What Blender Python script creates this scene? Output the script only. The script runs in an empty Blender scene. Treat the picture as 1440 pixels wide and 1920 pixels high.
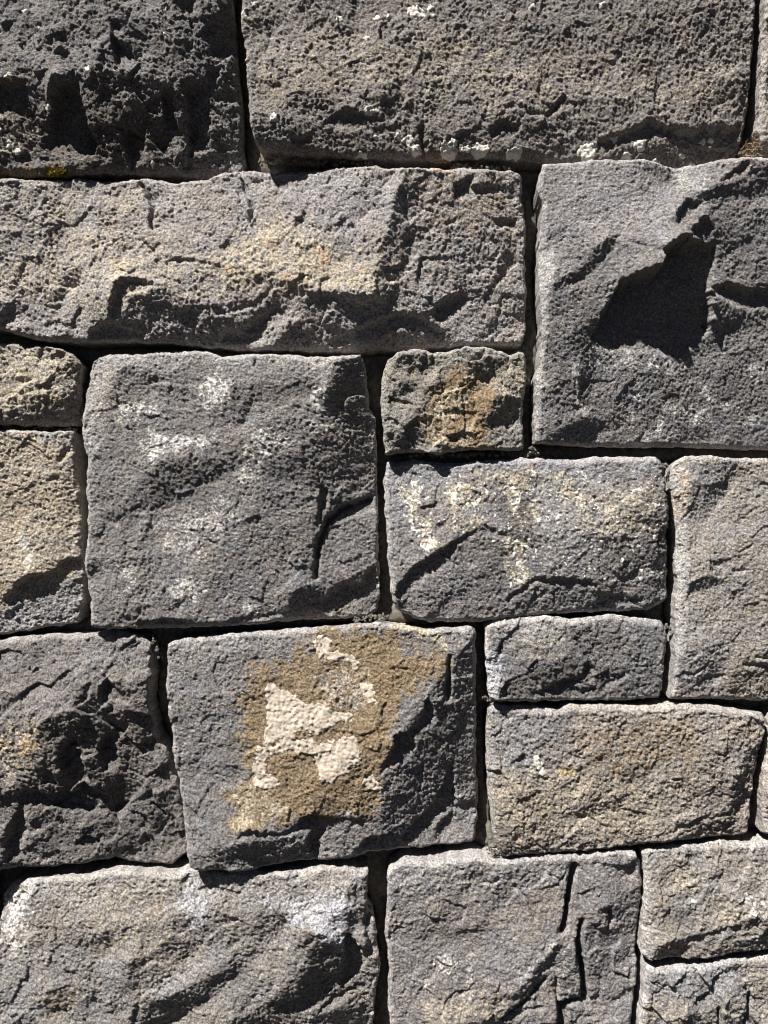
import bpy, math, random
import numpy as np

# ---------------------------------------------------------------- units
# stone outlines are laid out on the wall face in millimetre-like units:
# X to the right, Y downwards, 1 unit = 0.8 mm, wall face = plane y = 0
U = 0.0008
CX, CY, CZ = 720.0, 960.0, 1.30            # wall point at the picture centre, height above ground
DIST = 1.12
rng = np.random.default_rng(7)
random.seed(7)
sc = bpy.context.scene

# ---------------------------------------------------------------- camera
cam_d = bpy.data.cameras.new("camera")
cam = bpy.data.objects.new("camera", cam_d)
sc.collection.objects.link(cam)
cam.location = (0, -DIST, CZ)
cam.rotation_euler = (math.radians(90), 0, 0)
cam_d.sensor_fit = 'VERTICAL'
cam_d.sensor_height = 24.0
cam_d.lens = 24.0 * DIST / (1920 * U)
cam_d.clip_start = 0.05
cam_d.clip_end = 500
sc.camera = cam

# ---------------------------------------------------------------- sky and sun
SUN = np.array([-0.40, -0.415, 0.815]); SUN /= np.linalg.norm(SUN)   # towards the sun
w = bpy.data.worlds.new("World"); sc.world = w; w.use_nodes = True
nt = w.node_tree
sky = nt.nodes.new('ShaderNodeTexSky'); sky.sky_type = 'NISHITA'
sky.sun_disc = False
sky.sun_elevation = math.asin(SUN[2])
sky.sun_rotation = math.atan2(SUN[0], SUN[1])
sky.altitude = 2000; sky.air_density = 0.08; sky.dust_density = 0.0; sky.ozone_density = 0.3
bg = nt.nodes['Background']; bg.inputs['Strength'].default_value = 0.05
nt.links.new(sky.outputs['Color'], bg.inputs['Color'])
sl = bpy.data.lights.new("sun", 'SUN'); sl.energy = 5.0; sl.angle = math.radians(0.53)
sl.color = (1.0, 0.955, 0.90)
so = bpy.data.objects.new("sun", sl); sc.collection.objects.link(so)
from mathutils import Vector
so.rotation_euler = Vector(SUN).to_track_quat('Z', 'Y').to_euler()
so.location = (-2, -2, 5)
sc.view_settings.view_transform = 'Standard'
sc.view_settings.look = 'None'
sc.view_settings.exposure = 1.3
sc.view_settings.gamma = 1.0
sc.view_settings.use_curve_mapping = False

sc.cycles.filter_width = 1.0

# ---------------------------------------------------------------- noise
class Perlin:
    def __init__(s, seed):
        r = np.random.default_rng(seed)
        s.p = r.permutation(4096)
        a = r.random(4096) * 2 * np.pi
        s.gx = np.cos(a).astype(np.float32); s.gy = np.sin(a).astype(np.float32)
    def __call__(s, x, y):
        xi = np.floor(x).astype(np.int64); yi = np.floor(y).astype(np.int64)
        fx = (x - xi).astype(np.float32); fy = (y - yi).astype(np.float32)
        def g(ix, iy, dx, dy):
            h = s.p[(s.p[ix & 4095] + iy) & 4095]
            return s.gx[h] * dx + s.gy[h] * dy
        u = fx*fx*fx*(fx*(fx*6-15)+10); v = fy*fy*fy*(fy*(fy*6-15)+10)
        a = g(xi, yi, fx, fy); b = g(xi+1, yi, fx-1, fy)
        c = g(xi, yi+1, fx, fy-1); d = g(xi+1, yi+1, fx-1, fy-1)
        return ((a+(b-a)*u)*(1-v) + (c+(d-c)*u)*v) * 1.5      # about -1..1
PN = [Perlin(100+i) for i in range(16)]

def facets(x, y, size, seed, slope):
    """broken-rock chips: every jittered cell is a tilted plane, softly joined"""
    r = np.random.default_rng(seed)
    N = 256
    jx = r.random((N, N)).astype(np.float32); jy = r.random((N, N)).astype(np.float32)
    gx = (r.normal(size=(N, N))*slope).astype(np.float32); gy = (r.normal(size=(N, N))*slope).astype(np.float32)
    off = (r.normal(size=(N, N))*slope*.25).astype(np.float32)
    ca, sa = math.cos(.6+seed), math.sin(.6+seed)
    X = (x*ca-y*sa)/size; Y = (x*sa+y*ca)/size
    xi = np.floor(X).astype(np.int64); yi = np.floor(Y).astype(np.int64)
    num = np.zeros(x.shape, np.float32); den = np.full(x.shape, 1e-20, np.float32)
    for dx in (-1, 0, 1):
        for dy in (-1, 0, 1):
            a = (xi+dx) % N; b = (yi+dy) % N
            px = X - (xi+dx) - jx[a, b]; py = Y - (yi+dy) - jy[a, b]
            wgt = np.exp(-55*(px*px+py*py)).astype(np.float32)
            num += wgt*(off[a, b]+gx[a, b]*px + gy[a, b]*py); den += wgt
    return num/den*size

def sstep(a, b, x):
    t = np.clip((x-a)/(b-a), 0, 1); return t*t*(3-2*t)

def poly_sd(px, py, pts):
    """signed distance to polygon, positive inside"""
    P = np.asarray(pts, np.float32); n = len(P)
    d = np.full(px.shape, 1e9, np.float32); ins = np.zeros(px.shape, bool)
    for i in range(n):
        ax, ay = P[i]; bx, by = P[(i+1) % n]
        ex, ey = bx-ax, by-ay
        t = np.clip(((px-ax)*ex+(py-ay)*ey)/(ex*ex+ey*ey+1e-9), 0, 1)
        dx = px-ax-ex*t; dy = py-ay-ey*t
        np.minimum(d, dx*dx+dy*dy, out=d)
        if ay != by:
            c = ((ay > py) != (by > py)) & (px < (bx-ax)*(py-ay)/(by-ay)+ax)
            ins ^= c
    d = np.sqrt(d)
    return np.where(ins, d, -d)

def line_d(px, py, pts):
    P = np.asarray(pts, np.float32); d = np.full(px.shape, 1e9, np.float32)
    for i in range(len(P)-1):
        ax, ay = P[i]; bx, by = P[i+1]; ex, ey = bx-ax, by-ay
        t = np.clip(((px-ax)*ex+(py-ay)*ey)/(ex*ex+ey*ey+1e-9), 0, 1)
        np.minimum(d, (px-ax-ex*t)**2+(py-ay-ey*t)**2, out=d)
    return np.sqrt(d)

def pts(s):
    v = [float(t) for t in s.replace(',', ' ').split()]
    return list(zip(v[0::2], v[1::2]))

# ---------------------------------------------------------------- materials
def nodes_mat(name):
    m = bpy.data.materials.new(name); m.use_nodes = True
    t = m.node_tree; b = t.nodes['Principled BSDF']
    return m, t, b

def stone_material():
    m, t, b = nodes_mat('weathered_stone')
    N = t.nodes; L = t.links
    at = N.new('ShaderNodeAttribute'); at.attribute_name = 'tint'
    geo = N.new('ShaderNodeNewGeometry')
    def noise(scale, detail, rough=0.6):
        n = N.new('ShaderNodeTexNoise'); n.inputs['Scale'].default_value = scale
        n.inputs['Detail'].default_value = detail; n.inputs['Roughness'].default_value = rough
        L.new(geo.outputs['Position'], n.inputs['Vector']); return n
    def ramp(src, p0, p1, c0, c1):
        r = N.new('ShaderNodeValToRGB'); e = r.color_ramp.elements
        e[0].position = p0; e[1].position = p1; e[0].color = c0; e[1].color = c1
        L.new(src, r.inputs['Fac']); return r
    def mix(kind, fac, a, bb):
        x = N.new('ShaderNodeMix'); x.data_type = 'RGBA'; x.blend_type = kind
        if isinstance(fac, float): x.inputs['Factor'].default_value = fac
        else: L.new(fac, x.inputs['Factor'])
        for s, v in (('A', a), ('B', bb)):
            i = [q for q in x.inputs if q.name == s and q.type == 'RGBA'][0]
            if isinstance(v, tuple): i.default_value = v
            else: L.new(v, i)
        return [q for q in x.outputs if q.type == 'RGBA'][0]
    n1 = noise(330, 4, 0.6)
    r1 = ramp(n1.outputs['Fac'], 0.36, 0.64, (0.50, 0.49, 0.48, 1), (1.52, 1.50, 1.47, 1))
    c = mix('MULTIPLY', 1.0, at.outputs['Color'], r1.outputs['Color'])
    n2 = noise(38, 5, 0.6)
    r2 = ramp(n2.outputs['Color'], 0.35, 0.65, (0.93, 0.95, 1.02, 1), (1.06, 1.02, 0.97, 1))
    c = mix('MULTIPLY', 0.8, c, r2.outputs['Color'])
    n3 = noise(260, 2, 0.5)                                    # pale mineral grains
    r3 = ramp(n3.outputs['Fac'], 0.66, 0.72, (0, 0, 0, 1), (1, 1, 1, 1))
    c = mix('MIX', r3.outputs['Color'], c, mix('ADD', 0.6, c, (0.29, 0.275, 0.245, 1)))
    n4 = noise(300, 2, 0.5)                                    # dark grains
    n4.inputs['Distortion'].default_value = 0.6
    r4 = ramp(n4.outputs['Fac'], 0.28, 0.36, (0.45, 0.44, 0.43, 1), (1, 1, 1, 1))
    c = mix('MULTIPLY', 1.0, c, r4.outputs['Color'])
    L.new(c, b.inputs['Base Color'])
    b.inputs['Roughness'].default_value = 0.88
    b.inputs['Specular IOR Level'].default_value = 0.25
    n5 = noise(330, 4, 0.6)
    bp = N.new('ShaderNodeBump'); bp.inputs['Strength'].default_value = 0.7
    bp.inputs['Distance'].default_value = 0.0036
    L.new(n5.outputs['Fac'], bp.inputs['Height']); L.new(bp.outputs['Normal'], b.inputs['Normal'])
    return m

def plain_noise_mat(name, c0, c1, scale, rough=0.95, bump=0.002):
    m, t, b = nodes_mat(name); N = t.nodes; L = t.links
    geo = N.new('ShaderNodeNewGeometry')
    n = N.new('ShaderNodeTexNoise'); n.inputs['Scale'].default_value = scale
    n.inputs['Detail'].default_value = 6; n.inputs['Roughness'].default_value = 0.65
    L.new(geo.outputs['Position'], n.inputs['Vector'])
    r = N.new('ShaderNodeValToRGB'); e = r.color_ramp.elements
    e[0].position = 0.32; e[1].position = 0.68
    e[0].color = (*c0, 1); e[1].color = (*c1, 1)
    L.new(n.outputs['Fac'], r.inputs['Fac']); L.new(r.outputs['Color'], b.inputs['Base Color'])
    b.inputs['Roughness'].default_value = rough; b.inputs['Specular IOR Level'].default_value = 0.2
    bp = N.new('ShaderNodeBump'); bp.inputs['Strength'].default_value = 0.6; bp.inputs['Distance'].default_value = bump
    L.new(n.outputs['Fac'], bp.inputs['Height']); L.new(bp.outputs['Normal'], b.inputs['Normal'])
    return m

M_STONE = stone_material()
M_MORTAR = plain_noise_mat('old_mortar', (0.05, 0.047, 0.042), (0.17, 0.155, 0.13), 150)
M_LICHEN = plain_noise_mat('lichen_crust', (0.36, 0.345, 0.30), (0.58, 0.565, 0.52), 240, bump=0.0015)
M_CRUST = plain_noise_mat('cream_lichen_crust', (0.25, 0.205, 0.155), (0.50, 0.45, 0.385), 190, bump=0.0015)
M_MOSS = plain_noise_mat('yellow_moss', (0.10, 0.075, 0.012), (0.28, 0.19, 0.03), 300)
M_MOSS2 = plain_noise_mat('grey_green_moss', (0.11, 0.10, 0.05), (0.26, 0.24, 0.14), 300)
M_STRAW = plain_noise_mat('dry_litter', (0.10, 0.06, 0.035), (0.30, 0.22, 0.14), 200)
M_GROUND = plain_noise_mat('dark_asphalt', (0.018, 0.018, 0.017), (0.045, 0.043, 0.04), 60)

# ---------------------------------------------------------------- mesh helper
def to_world(x, y, h):
    return np.stack([(x-CX)*U, -h*U, CZ-(y-CY)*U], -1)

def grid_mesh(name, co, quads, mat, tint=None):
    me = bpy.data.meshes.new(name)
    nv = len(co); nf = len(quads)
    me.vertices.add(nv); me.vertices.foreach_set('co', np.ascontiguousarray(co, np.float32).ravel())
    me.loops.add(nf*4); me.loops.foreach_set('vertex_index', np.ascontiguousarray(quads, np.int32).ravel())
    me.polygons.add(nf); me.polygons.foreach_set('loop_start', np.arange(0, nf*4, 4, dtype=np.int32))
    me.polygons.foreach_set('use_smooth', np.ones(nf, bool))
    me.update(calc_edges=True)
    if tint is not None:
        a = me.attributes.new('tint', 'FLOAT_COLOR', 'POINT')
        a.data.foreach_set('color', np.concatenate([tint, np.ones((nv, 1), np.float32)], 1).astype(np.float32).ravel())
    me.materials.append(mat)
    return me

def quads_of(nu, nv):
    """index grid [row v][col u], faces seen from the camera"""
    i = np.arange(nu*nv).reshape(nv, nu)
    return np.stack([i[:-1, :-1], i[1:, :-1], i[1:, 1:], i[:-1, 1:]], -1).reshape(-1, 4)

# ---------------------------------------------------------------- relief from broken facets
D0 = (0.44, 0.90)
KINDS = {'K': (D0, None, 3.0), 'D': (D0, .50, 1.0), 'M': (D0, .20, 1.0), 'L': (D0, -.30, 1.0),
         'R': ((.92, .39), .80, 1.5), 'r': ((.85, .53), .33, 1.0), 'l': ((1, .25), -.50, 1.2), 'F': (D0, 0.0, 1.0)}
RS = 3.0

def relief(x0, y0, x1, y1, feats, base=(0, 0)):
    """least-squares surface whose facets slope as listed"""
    nx = int((x1-x0)/RS)+2; ny = int((y1-y0)/RS)+2
    X, Y = np.meshgrid(x0+np.arange(nx)*RS, y0+np.arange(ny)*RS)
    X = X.astype(np.float32); Y = Y.astype(np.float32)
    # ragged facet borders
    WX = X + 3.2*PN[0](X/26, Y/26) + 2.2*PN[1](X/10, Y/10)
    WY = Y + 3.2*PN[2](X/26, Y/26) + 2.2*PN[3](X/10, Y/10)
    gx = np.full(X.shape, base[0], np.float32); gy = np.full(X.shape, base[1], np.float32); wt = np.full(X.shape, .10, np.float32)
    KM = np.zeros(X.shape, np.float32); breaks = []
    for f in feats:
        if f[0] == 'crack': continue
        kind = f[0]; slope = f[1] if len(f) == 3 else None; P = f[-1]
        d, s, wgt = KINDS[kind]
        if kind != 'K' and slope is not None: s = slope
        xs = [p[0] for p in P]; ys = [p[1] for p in P]
        i0 = max(0, int((min(xs)-x0)/RS)-5); i1 = min(nx, int((max(xs)-x0)/RS)+7)
        j0 = max(0, int((min(ys)-y0)/RS)-5); j1 = min(ny, int((max(ys)-y0)/RS)+7)
        if i1 <= i0 or j1 <= j0: continue
        S = (slice(j0, j1), slice(i0, i1))
        mk = poly_sd(WX[S], WY[S], P) > 0
        if not mk.any(): continue
        if kind == 'K':
            # sheer break on the sunny side, then the shaded floor it throws its shadow on
            k = slope or 1.0
            jj, ii = np.nonzero(mk); back = np.zeros(len(jj)); fwd = np.zeros(len(jj))
            ok = np.ones(len(jj), bool); ok2 = ok.copy()
            for n in range(1, 80):
                a = np.round(jj-D0[1]*n).astype(int); b = np.round(ii-D0[0]*n).astype(int)
                v = (a >= 0) & (b >= 0); v[v] = mk[a[v], b[v]]; ok &= v; back += ok
                a = np.round(jj+D0[1]*n).astype(int); b = np.round(ii+D0[0]*n).astype(int)
                v = (a < mk.shape[0]) & (b < mk.shape[1]); v[v] = mk[a[v], b[v]]; ok2 &= v; fwd += ok2
                if not (ok.any() or ok2.any()): break
            dep = np.zeros(mk.shape, np.float32); ent = np.zeros(mk.shape, bool)
            dep[jj, ii] = .50*k*RS*(back+fwd+1.5); ent[jj, ii] = back <= np.maximum(1.5, .45*(back+fwd))
            for _ in range(3):
                dp = np.pad(dep*mk, 1); mp = np.pad(mk.astype(np.float32), 1)
                num = sum(dp[1+a:dp.shape[0]-1+a, 1+b:dp.shape[1]-1+b] for a in (-1, 0, 1) for b in (-1, 0, 1))
                den = sum(mp[1+a:mp.shape[0]-1+a, 1+b:mp.shape[1]-1+b] for a in (-1, 0, 1) for b in (-1, 0, 1))
                dep = np.where(mk, num/np.maximum(den, 1), 0)
            breaks.append((j0, i0, mk, dep, ent))
            gx[S][mk] = -.05*d[0]; gy[S][mk] = -.05*d[1]; wt[S][mk] = .6; KM[S][mk] = 1
        else:
            s = s*(1.5 if abs(s) > .29 or s < 0 else 1.1)
            gx[S][mk] = -s*d[0]; gy[S][mk] = -s*d[1]; wt[S][mk] = wgt
    # weighted screened Poisson by conjugate gradients
    wx = .5*(wt[:, 1:]+wt[:, :-1]); wy = .5*(wt[1:]+wt[:-1])
    tx = .5*(gx[:, 1:]+gx[:, :-1])*RS; ty = .5*(gy[1:]+gy[:-1])*RS
    lam = 2e-5
    for j0, i0, mk, dep, ent in breaks:
        hh, ww = mk.shape
        for ax in (0, 1):
            A0 = mk[:, :-1] if ax else mk[:-1]; B0 = mk[:, 1:] if ax else mk[1:]
            eA = ent[:, :-1] if ax else ent[:-1]; eB = ent[:, 1:] if ax else ent[1:]
            dA = dep[:, :-1] if ax else dep[:-1]; dB = dep[:, 1:] if ax else dep[1:]
            tt = tx if ax else ty; ww_ = wx if ax else wy
            sl2 = (slice(j0, j0+A0.shape[0]), slice(i0, i0+A0.shape[1]))
            t_ = tt[sl2]; w_ = ww_[sl2]
            c1 = ~A0 & B0 & eB; c2 = A0 & ~B0 & eA; c3 = (A0 ^ B0) & ~c1 & ~c2
            t_[c1] = -dB[c1]; w_[c1] = 4; t_[c2] = dA[c2]; w_[c2] = 4
            w_[c3] = .06; t_[c3] = 0
    def A(h):
        r = lam*h
        fx = wx*(h[:, 1:]-h[:, :-1]); fy = wy*(h[1:]-h[:-1])
        r[:, 1:] += fx; r[:, :-1] -= fx; r[1:] += fy; r[:-1] -= fy
        return r
    b = np.zeros(X.shape, np.float32)
    fx = wx*tx; fy = wy*ty
    b[:, 1:] += fx; b[:, :-1] -= fx; b[1:] += fy; b[:-1] -= fy
    h = np.zeros_like(b); r = b.copy(); dg = lam+1e-6+np.zeros_like(b)
    dg[:, 1:] += wx; dg[:, :-1] += wx; dg[1:] += wy; dg[:-1] += wy
    z = r/dg; p = z.copy(); rz = float((r*z).sum())
    for it in range(2000):
        if rz < 1e-6: break
        q = A(p); al = rz/float((p*q).sum()); h += al*p; r -= al*q
        z = r/dg; rn = float((r*z).sum()); p = z+(rn/rz)*p; rz = rn
    for _ in range(2):
        KM = np.pad(KM, 1, mode='edge'); KM = (KM[:-2]+KM[1:-1]+KM[2:])/3; KM = (KM[:, :-2]+KM[:, 1:-1]+KM[:, 2:])/3
    hp = np.pad(h, 1, mode='edge'); hp = (hp[:-2]+5*hp[1:-1]+hp[2:])/7; h = (hp[:, :-2]+5*hp[:, 1:-1]+hp[:, 2:])/7
    return h, KM

def bilin(Z, u, v):
    ny, nx = Z.shape
    u = np.clip(u, 0, nx-1.001); v = np.clip(v, 0, ny-1.001)
    i = u.astype(int); j = v.astype(int); fu = u-i; fv = v-j
    return (Z[j, i]*(1-fu)+Z[j, i+1]*fu)*(1-fv)+(Z[j+1, i]*(1-fu)+Z[j+1, i+1]*fu)*fv

# ---------------------------------------------------------------- colours (linear albedo)
COL = {'ochre': (0.25, 0.185, 0.11), 'cream': (0.44, 0.395, 0.305), 'white': (0.66, 0.655, 0.63), 'bluewhite': (0.47, 0.48, 0.52),
       'pale': (0.40, 0.395, 0.38), 'brown': (0.085, 0.068, 0.05), 'orange': (0.48, 0.29, 0.16), 'peach': (0.64, 0.43, 0.25),
       'yellow': (0.42, 0.33, 0.15), 'greyblue': (0.25, 0.26, 0.285), 'dark': (0.10, 0.098, 0.095), 'lav': (0.30, 0.29, 0.30)}

STEP = 1.7
def resample(side, t):
    S = np.asarray(side, float)
    d = np.r_[0, np.cumsum(np.hypot(*np.diff(S, axis=0).T))]; d /= d[-1]
    return np.stack([np.interp(t, d, S[:, 0]), np.interp(t, d, S[:, 1])], -1)

def params(a, b, lo, hi, fine, coarse):
    """parameter list along an edge running from a to b, finer where it lies in lo..hi"""
    n = 4000; t = np.linspace(0, 1, n); x = a+(b-a)*t
    out = np.maximum(np.maximum(lo-x, x-hi), 0)
    step = fine+(coarse-fine)*np.clip(out/30, 0, 1)
    c = np.r_[0, np.cumsum(np.abs(b-a)/(n-1)/step[:-1])]
    m = max(6, int(math.ceil(c[-1])))
    return np.interp(np.linspace(0, c[-1], m+1), c, t)

STONE_H = []          # for the mortar bed

def build_stone(parent, spec, fine=STEP, coarse=5.5):
    top, right, bottom, left = [np.array(pts(spec[k]), float) for k in ('top', 'right', 'bottom', 'left')]
    # corners are shared: top[0]=left[0], top[-1]=right[0], bottom[0]=left[-1], bottom[-1]=right[-1]
    left = np.vstack([top[0], left, bottom[0]]); right = np.vstack([top[-1], right, bottom[-1]])
    u = params((top[0, 0]+bottom[0, 0])/2, (top[-1, 0]+bottom[-1, 0])/2, -20, 1460, fine, coarse)
    v = params((left[0, 1]+right[0, 1])/2, (left[-1, 1]+right[-1, 1])/2, -20, 1940, fine, coarse)
    T = resample(top, u); B = resample(bottom, u); Lf = resample(left, v); R = resample(right, v)
    uu, vv = np.meshgrid(u, v)
    w3 = lambda a: a[..., None]
    P = (1-w3(vv))*T[None]+w3(vv)*B[None]+(1-w3(uu))*Lf[:, None]+w3(uu)*R[:, None] \
        - ((1-w3(uu))*(1-w3(vv))*top[0]+w3(uu)*(1-w3(vv))*top[-1]+(1-w3(uu))*w3(vv)*bottom[0]+w3(uu)*w3(vv)*bottom[-1])
    x = P[..., 0].astype(np.float32); y = P[..., 1].astype(np.float32)
    # distances to the four arrises
    W = np.hypot(*(right.mean(0)-left.mean(0))); H = np.hypot(*(bottom.mean(0)-top.mean(0)))
    dl = uu*W; dr = (1-uu)*W; dt = vv*H; db = (1-vv)*H
    dmin = np.minimum(np.minimum(dl, dr), np.minimum(dt, db)).astype(np.float32)
    # crumbly outline
    fade = np.exp(-dmin/25)
    sd = spec.get('seed', 0)*37.0
    x0, y0 = x.copy(), y.copy()
    f2 = np.exp(-dmin/7)
    x = x+fade*2.4*PN[4](x0/22+sd, y0/22)+f2*(1.2*PN[5](x0/9, y0/9+sd)+.35*PN[15](x0/4, y0/4+sd))
    y = y+fade*2.4*PN[6](x0/22+sd, y0/22)+f2*(1.2*PN[7](x0/9, y0/9+sd)+.35*PN[14](x0/4, y0/4+sd))
    # facets
    feats = spec.get('feats', [])
    bx0, by0, bx1, by1 = x.min()-12, y.min()-12, x.max()+12, y.max()+12
    Z, KM = relief(bx0, by0, bx1, by1, feats, spec.get('tilt', (0, 0)))
    rx = 2.0*PN[12](x/8+sd, y/8)+1.3*PN[13](x/4.2, y/4.2+sd); ry = 2.0*PN[14](x/8+sd, y/8)+1.3*PN[15](x/4.2, y/4.2+sd)
    h = bilin(Z, (x+rx-bx0)/RS, (y+ry-by0)/RS)
    bi = np.zeros(h.shape, bool); bi[:6] = bi[-6:] = True; bi[:, :6] = bi[:, -6:] = True
    Ap = np.stack([np.ones(bi.sum()), 0*x[bi], y[bi]], -1); pl = np.linalg.lstsq(Ap, h[bi], rcond=None)[0]*spec.get('level', .8)
    h = h-(pl[0]+pl[1]*x+pl[2]*y)
    Z = Z-(pl[0]+pl[1]*(bx0+np.arange(Z.shape[1])*RS)[None]+pl[2]*(by0+np.arange(Z.shape[0])*RS)[:, None])
    km = bilin(KM, (x-bx0)/RS, (y-by0)/RS)
    # rock texture
    rg = spec.get('rough', 1.0); cg = spec.get('chip', 1.0); gr = spec.get('grain', 1.0)
    qx = x+4*PN[8](x/30+sd, y/30); qy = y+4*PN[9](x/30+sd, y/30)
    ch0 = facets(qx-sd, qy+2*sd, 105, 10+int(sd), .13); ch1 = facets(qx+sd, qy, 46, 11+int(sd), .22); ch2 = facets(qx, qy+sd, 17, 12+int(sd), .26)
    msk = .55+.45*PN[10](x/90+sd, y/90)
    ch3 = facets(x+2.5*PN[6](x/9, y/9+sd), y+2.5*PN[7](x/9, y/9+sd), 9.5, 13+int(sd), .30)
    ch4 = facets(x+1.5*PN[8](x/6, y/6+sd), y+1.5*PN[9](x/6, y/6+sd), 6.0, 14+int(sd), .40)
    gr = gr*np.clip(1-np.maximum(np.maximum(-25-x, x-1465), np.maximum(-25-y, y-1945))/60, .55, 1)  # wide spacing carries less fine grain
    m2 = .75+.6*PN[12](x/60, y/60+sd)
    det = rg*(3.0*PN[11](x/85+sd, y/85)+1.8*PN[12](x/34, y/34+sd)) \
        + (.06+.13*cg)*ch0+cg*(.38*ch1+.36*msk*ch2) \
        + gr*m2*(.30*ch3+.9*(gr-.5)*PN[14](x/15, y/15+sd)+.38*ch4) \
        + (.45+.55*gr)*(.75*PN[13](x/8.5+sd, y/8.5)+.85*PN[15](x/5.2+sd, y/5.2)+.8*PN[3](x/3.5, y/3.5+sd))
    pit = PN[5](x/7.5+sd, y/7.5)
    det -= gr*.45*sstep(.3, .8, pit)
    det = (det-det.mean())*(1-.3*km)
    h = h+det
    for f in feats:
        if f[0] == 'crack':
            wd, dp = f[1]
            dd = line_d(qx*.5+x*.5+1.5*PN[3](x/9, y/9), qy*.5+y*.5, f[2])
            h -= dp*np.exp(-(dd/wd)**2)
    # rounded, chipped arrises
    rr = spec.get('round', (11, 8, 10, 8))
    for d, R0 in zip((dt, dr, db, dl), rr):
        if d is dt: R0 = .62*R0+1.5
        Rv = R0*(.85+.45*PN[2](x/60+sd, y/60)+.08*PN[7](x/14, y/14))
        t = np.clip(1-d/np.maximum(Rv, 2), 0, 1)
        h -= 1.1*Rv*t**(1.15 if d is dt or d is dl else 1.5)
    h = h+spec.get('out', 0)
    # colour
    base = np.array(spec.get('base', (.2, .195, .185)), np.float32)
    big = PN[10](x/120+sd, y/120)*.5+PN[11](x/45, y/45+sd)*.35+PN[12](x/16+sd, y/16)*.25
    tint = base[None, None]*(1+.22*big[..., None])
    warm = (PN[9](x/70, y/70+sd)*.6+PN[8](x/24+sd, y/24)*.4)[..., None]
    tint = tint*(1+warm*np.array([.06, .0, -.08], np.float32))*np.array([1.0, .988, 1.035], np.float32)
    # sunlit rims painted into the tint, strongest along top and left arrises
    ew = spec.get('edge', .35)*np.exp(-np.minimum(np.minimum(dt*.8, dl), np.minimum(dr*1.6, db*2))/8)*(.8+.7*PN[6](x/14, y/14))*1.3
    tint = tint+(np.array([.52, .51, .50], np.float32)-tint)*np.clip(ew, 0, 1)[..., None]
    for c in spec.get('cols', []):
        kind, op, feather, speck, shape = c
        if kind in ('cream', 'peach', 'white'): op = min(1.0, op*1.3)
        if kind in ('orange', 'yellow'): op *= .8
        sh = shape
        if isinstance(sh, tuple) and sh[0] == 'line':
            dd = sh[1]-line_d(x+3*PN[0](x/12, y/12), y+3*PN[1](x/12, y/12), sh[2]); ext = sh[2]
        elif isinstance(sh, tuple) and sh[0] == 'disc':
            _, ax, ay, arx, ary = sh
            dd = (1-np.sqrt(((x-ax)/arx)**2+((y-ay)/ary)**2))*min(arx, ary)
        else:
            dd = poly_sd(x, y, sh)
        na = feather*(.9*PN[1](x/22+sd, y/22)+.6*PN[4](x/8, y/8)+.35*PN[5](x/4, y/4))
        mask = sstep(-.5*feather, .5*feather, dd+na)*op
        if speck > 0:
            sp = .5*PN[13](x/9+3.3, y/9)+.65*PN[14](x/4.5, y/4.5+1.7)+.5*PN[12](x/22, y/22)
            mask = mask*sstep(speck-.17, speck-.01, sp+.35)
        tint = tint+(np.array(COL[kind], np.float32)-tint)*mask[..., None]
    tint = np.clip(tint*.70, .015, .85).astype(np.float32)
    nu, nv = len(u), len(v)
    co = to_world(x, y, h).reshape(-1, 3)
    q = quads_of(nu, nv)
    # side walls running back into the masonry, and a back
    idx = np.arange(nu*nv).reshape(nv, nu)
    ring = np.concatenate([idx[0, :], idx[1:, -1], idx[-1, -2::-1], idx[-2:0:-1, 0]])
    k = len(ring); rc = co[ring]; cen = rc.mean(0)
    parts = [co]; tp = [tint.reshape(-1, 3)]; qs = [q]; prev = ring; off = len(co)
    sarc = np.r_[0, np.cumsum(np.linalg.norm(np.diff(rc, axis=0), axis=1))]/U
    dirv = cen-rc; dirv[:, 1] = 0; dirv /= np.linalg.norm(dirv, axis=1)[:, None]+1e-9
    for dep, shrink in ((2.2, .3), (5, .8), (8.5, 1.3), (12.5, 1.8), (17, 2.3), (23, 2.8), (32, 3.6), (50, 5), (110, 10)):
        nz = .9*PN[13](sarc/14+sd, sarc*0+dep/8)+.35*PN[14](sarc/6+sd, sarc*0+dep/4)
        fa = min(1, dep/6)
        n = rc+dirv*(shrink-nz*fa)[:, None]*U
        n[:, 1] += (dep+.8*fa*PN[12](sarc/8+sd, sarc*0+dep/8))*U
        cur = np.arange(off, off+k)
        qs.append(np.stack([prev, np.roll(prev, -1), np.roll(cur, -1), cur], -1))
        parts.append(n); tp.append(tint.reshape(-1, 3)[ring]); prev = cur; off += k
    c = np.array([[cen[0], rc[:, 1].max()+112*U, cen[2]]]); parts.append(c); tp.append(base[None])
    e = prev[:(k//2)*2]
    qs.append(np.stack([e[0::2], e[1::2], np.roll(e[0::2], -1), np.full(len(e)//2, off)], -1))
    co2 = np.concatenate(parts); tn = np.concatenate(tp)
    org = np.array([cen[0], 0, cen[2]])
    me = grid_mesh('stone', co2-org, np.concatenate(qs), M_STONE, tn)
    ob = bpy.data.objects.new('stone', me); sc.collection.objects.link(ob)
    ob.parent = parent; ob.location = org
    if 'label' in spec: ob['label'] = spec['label']
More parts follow.
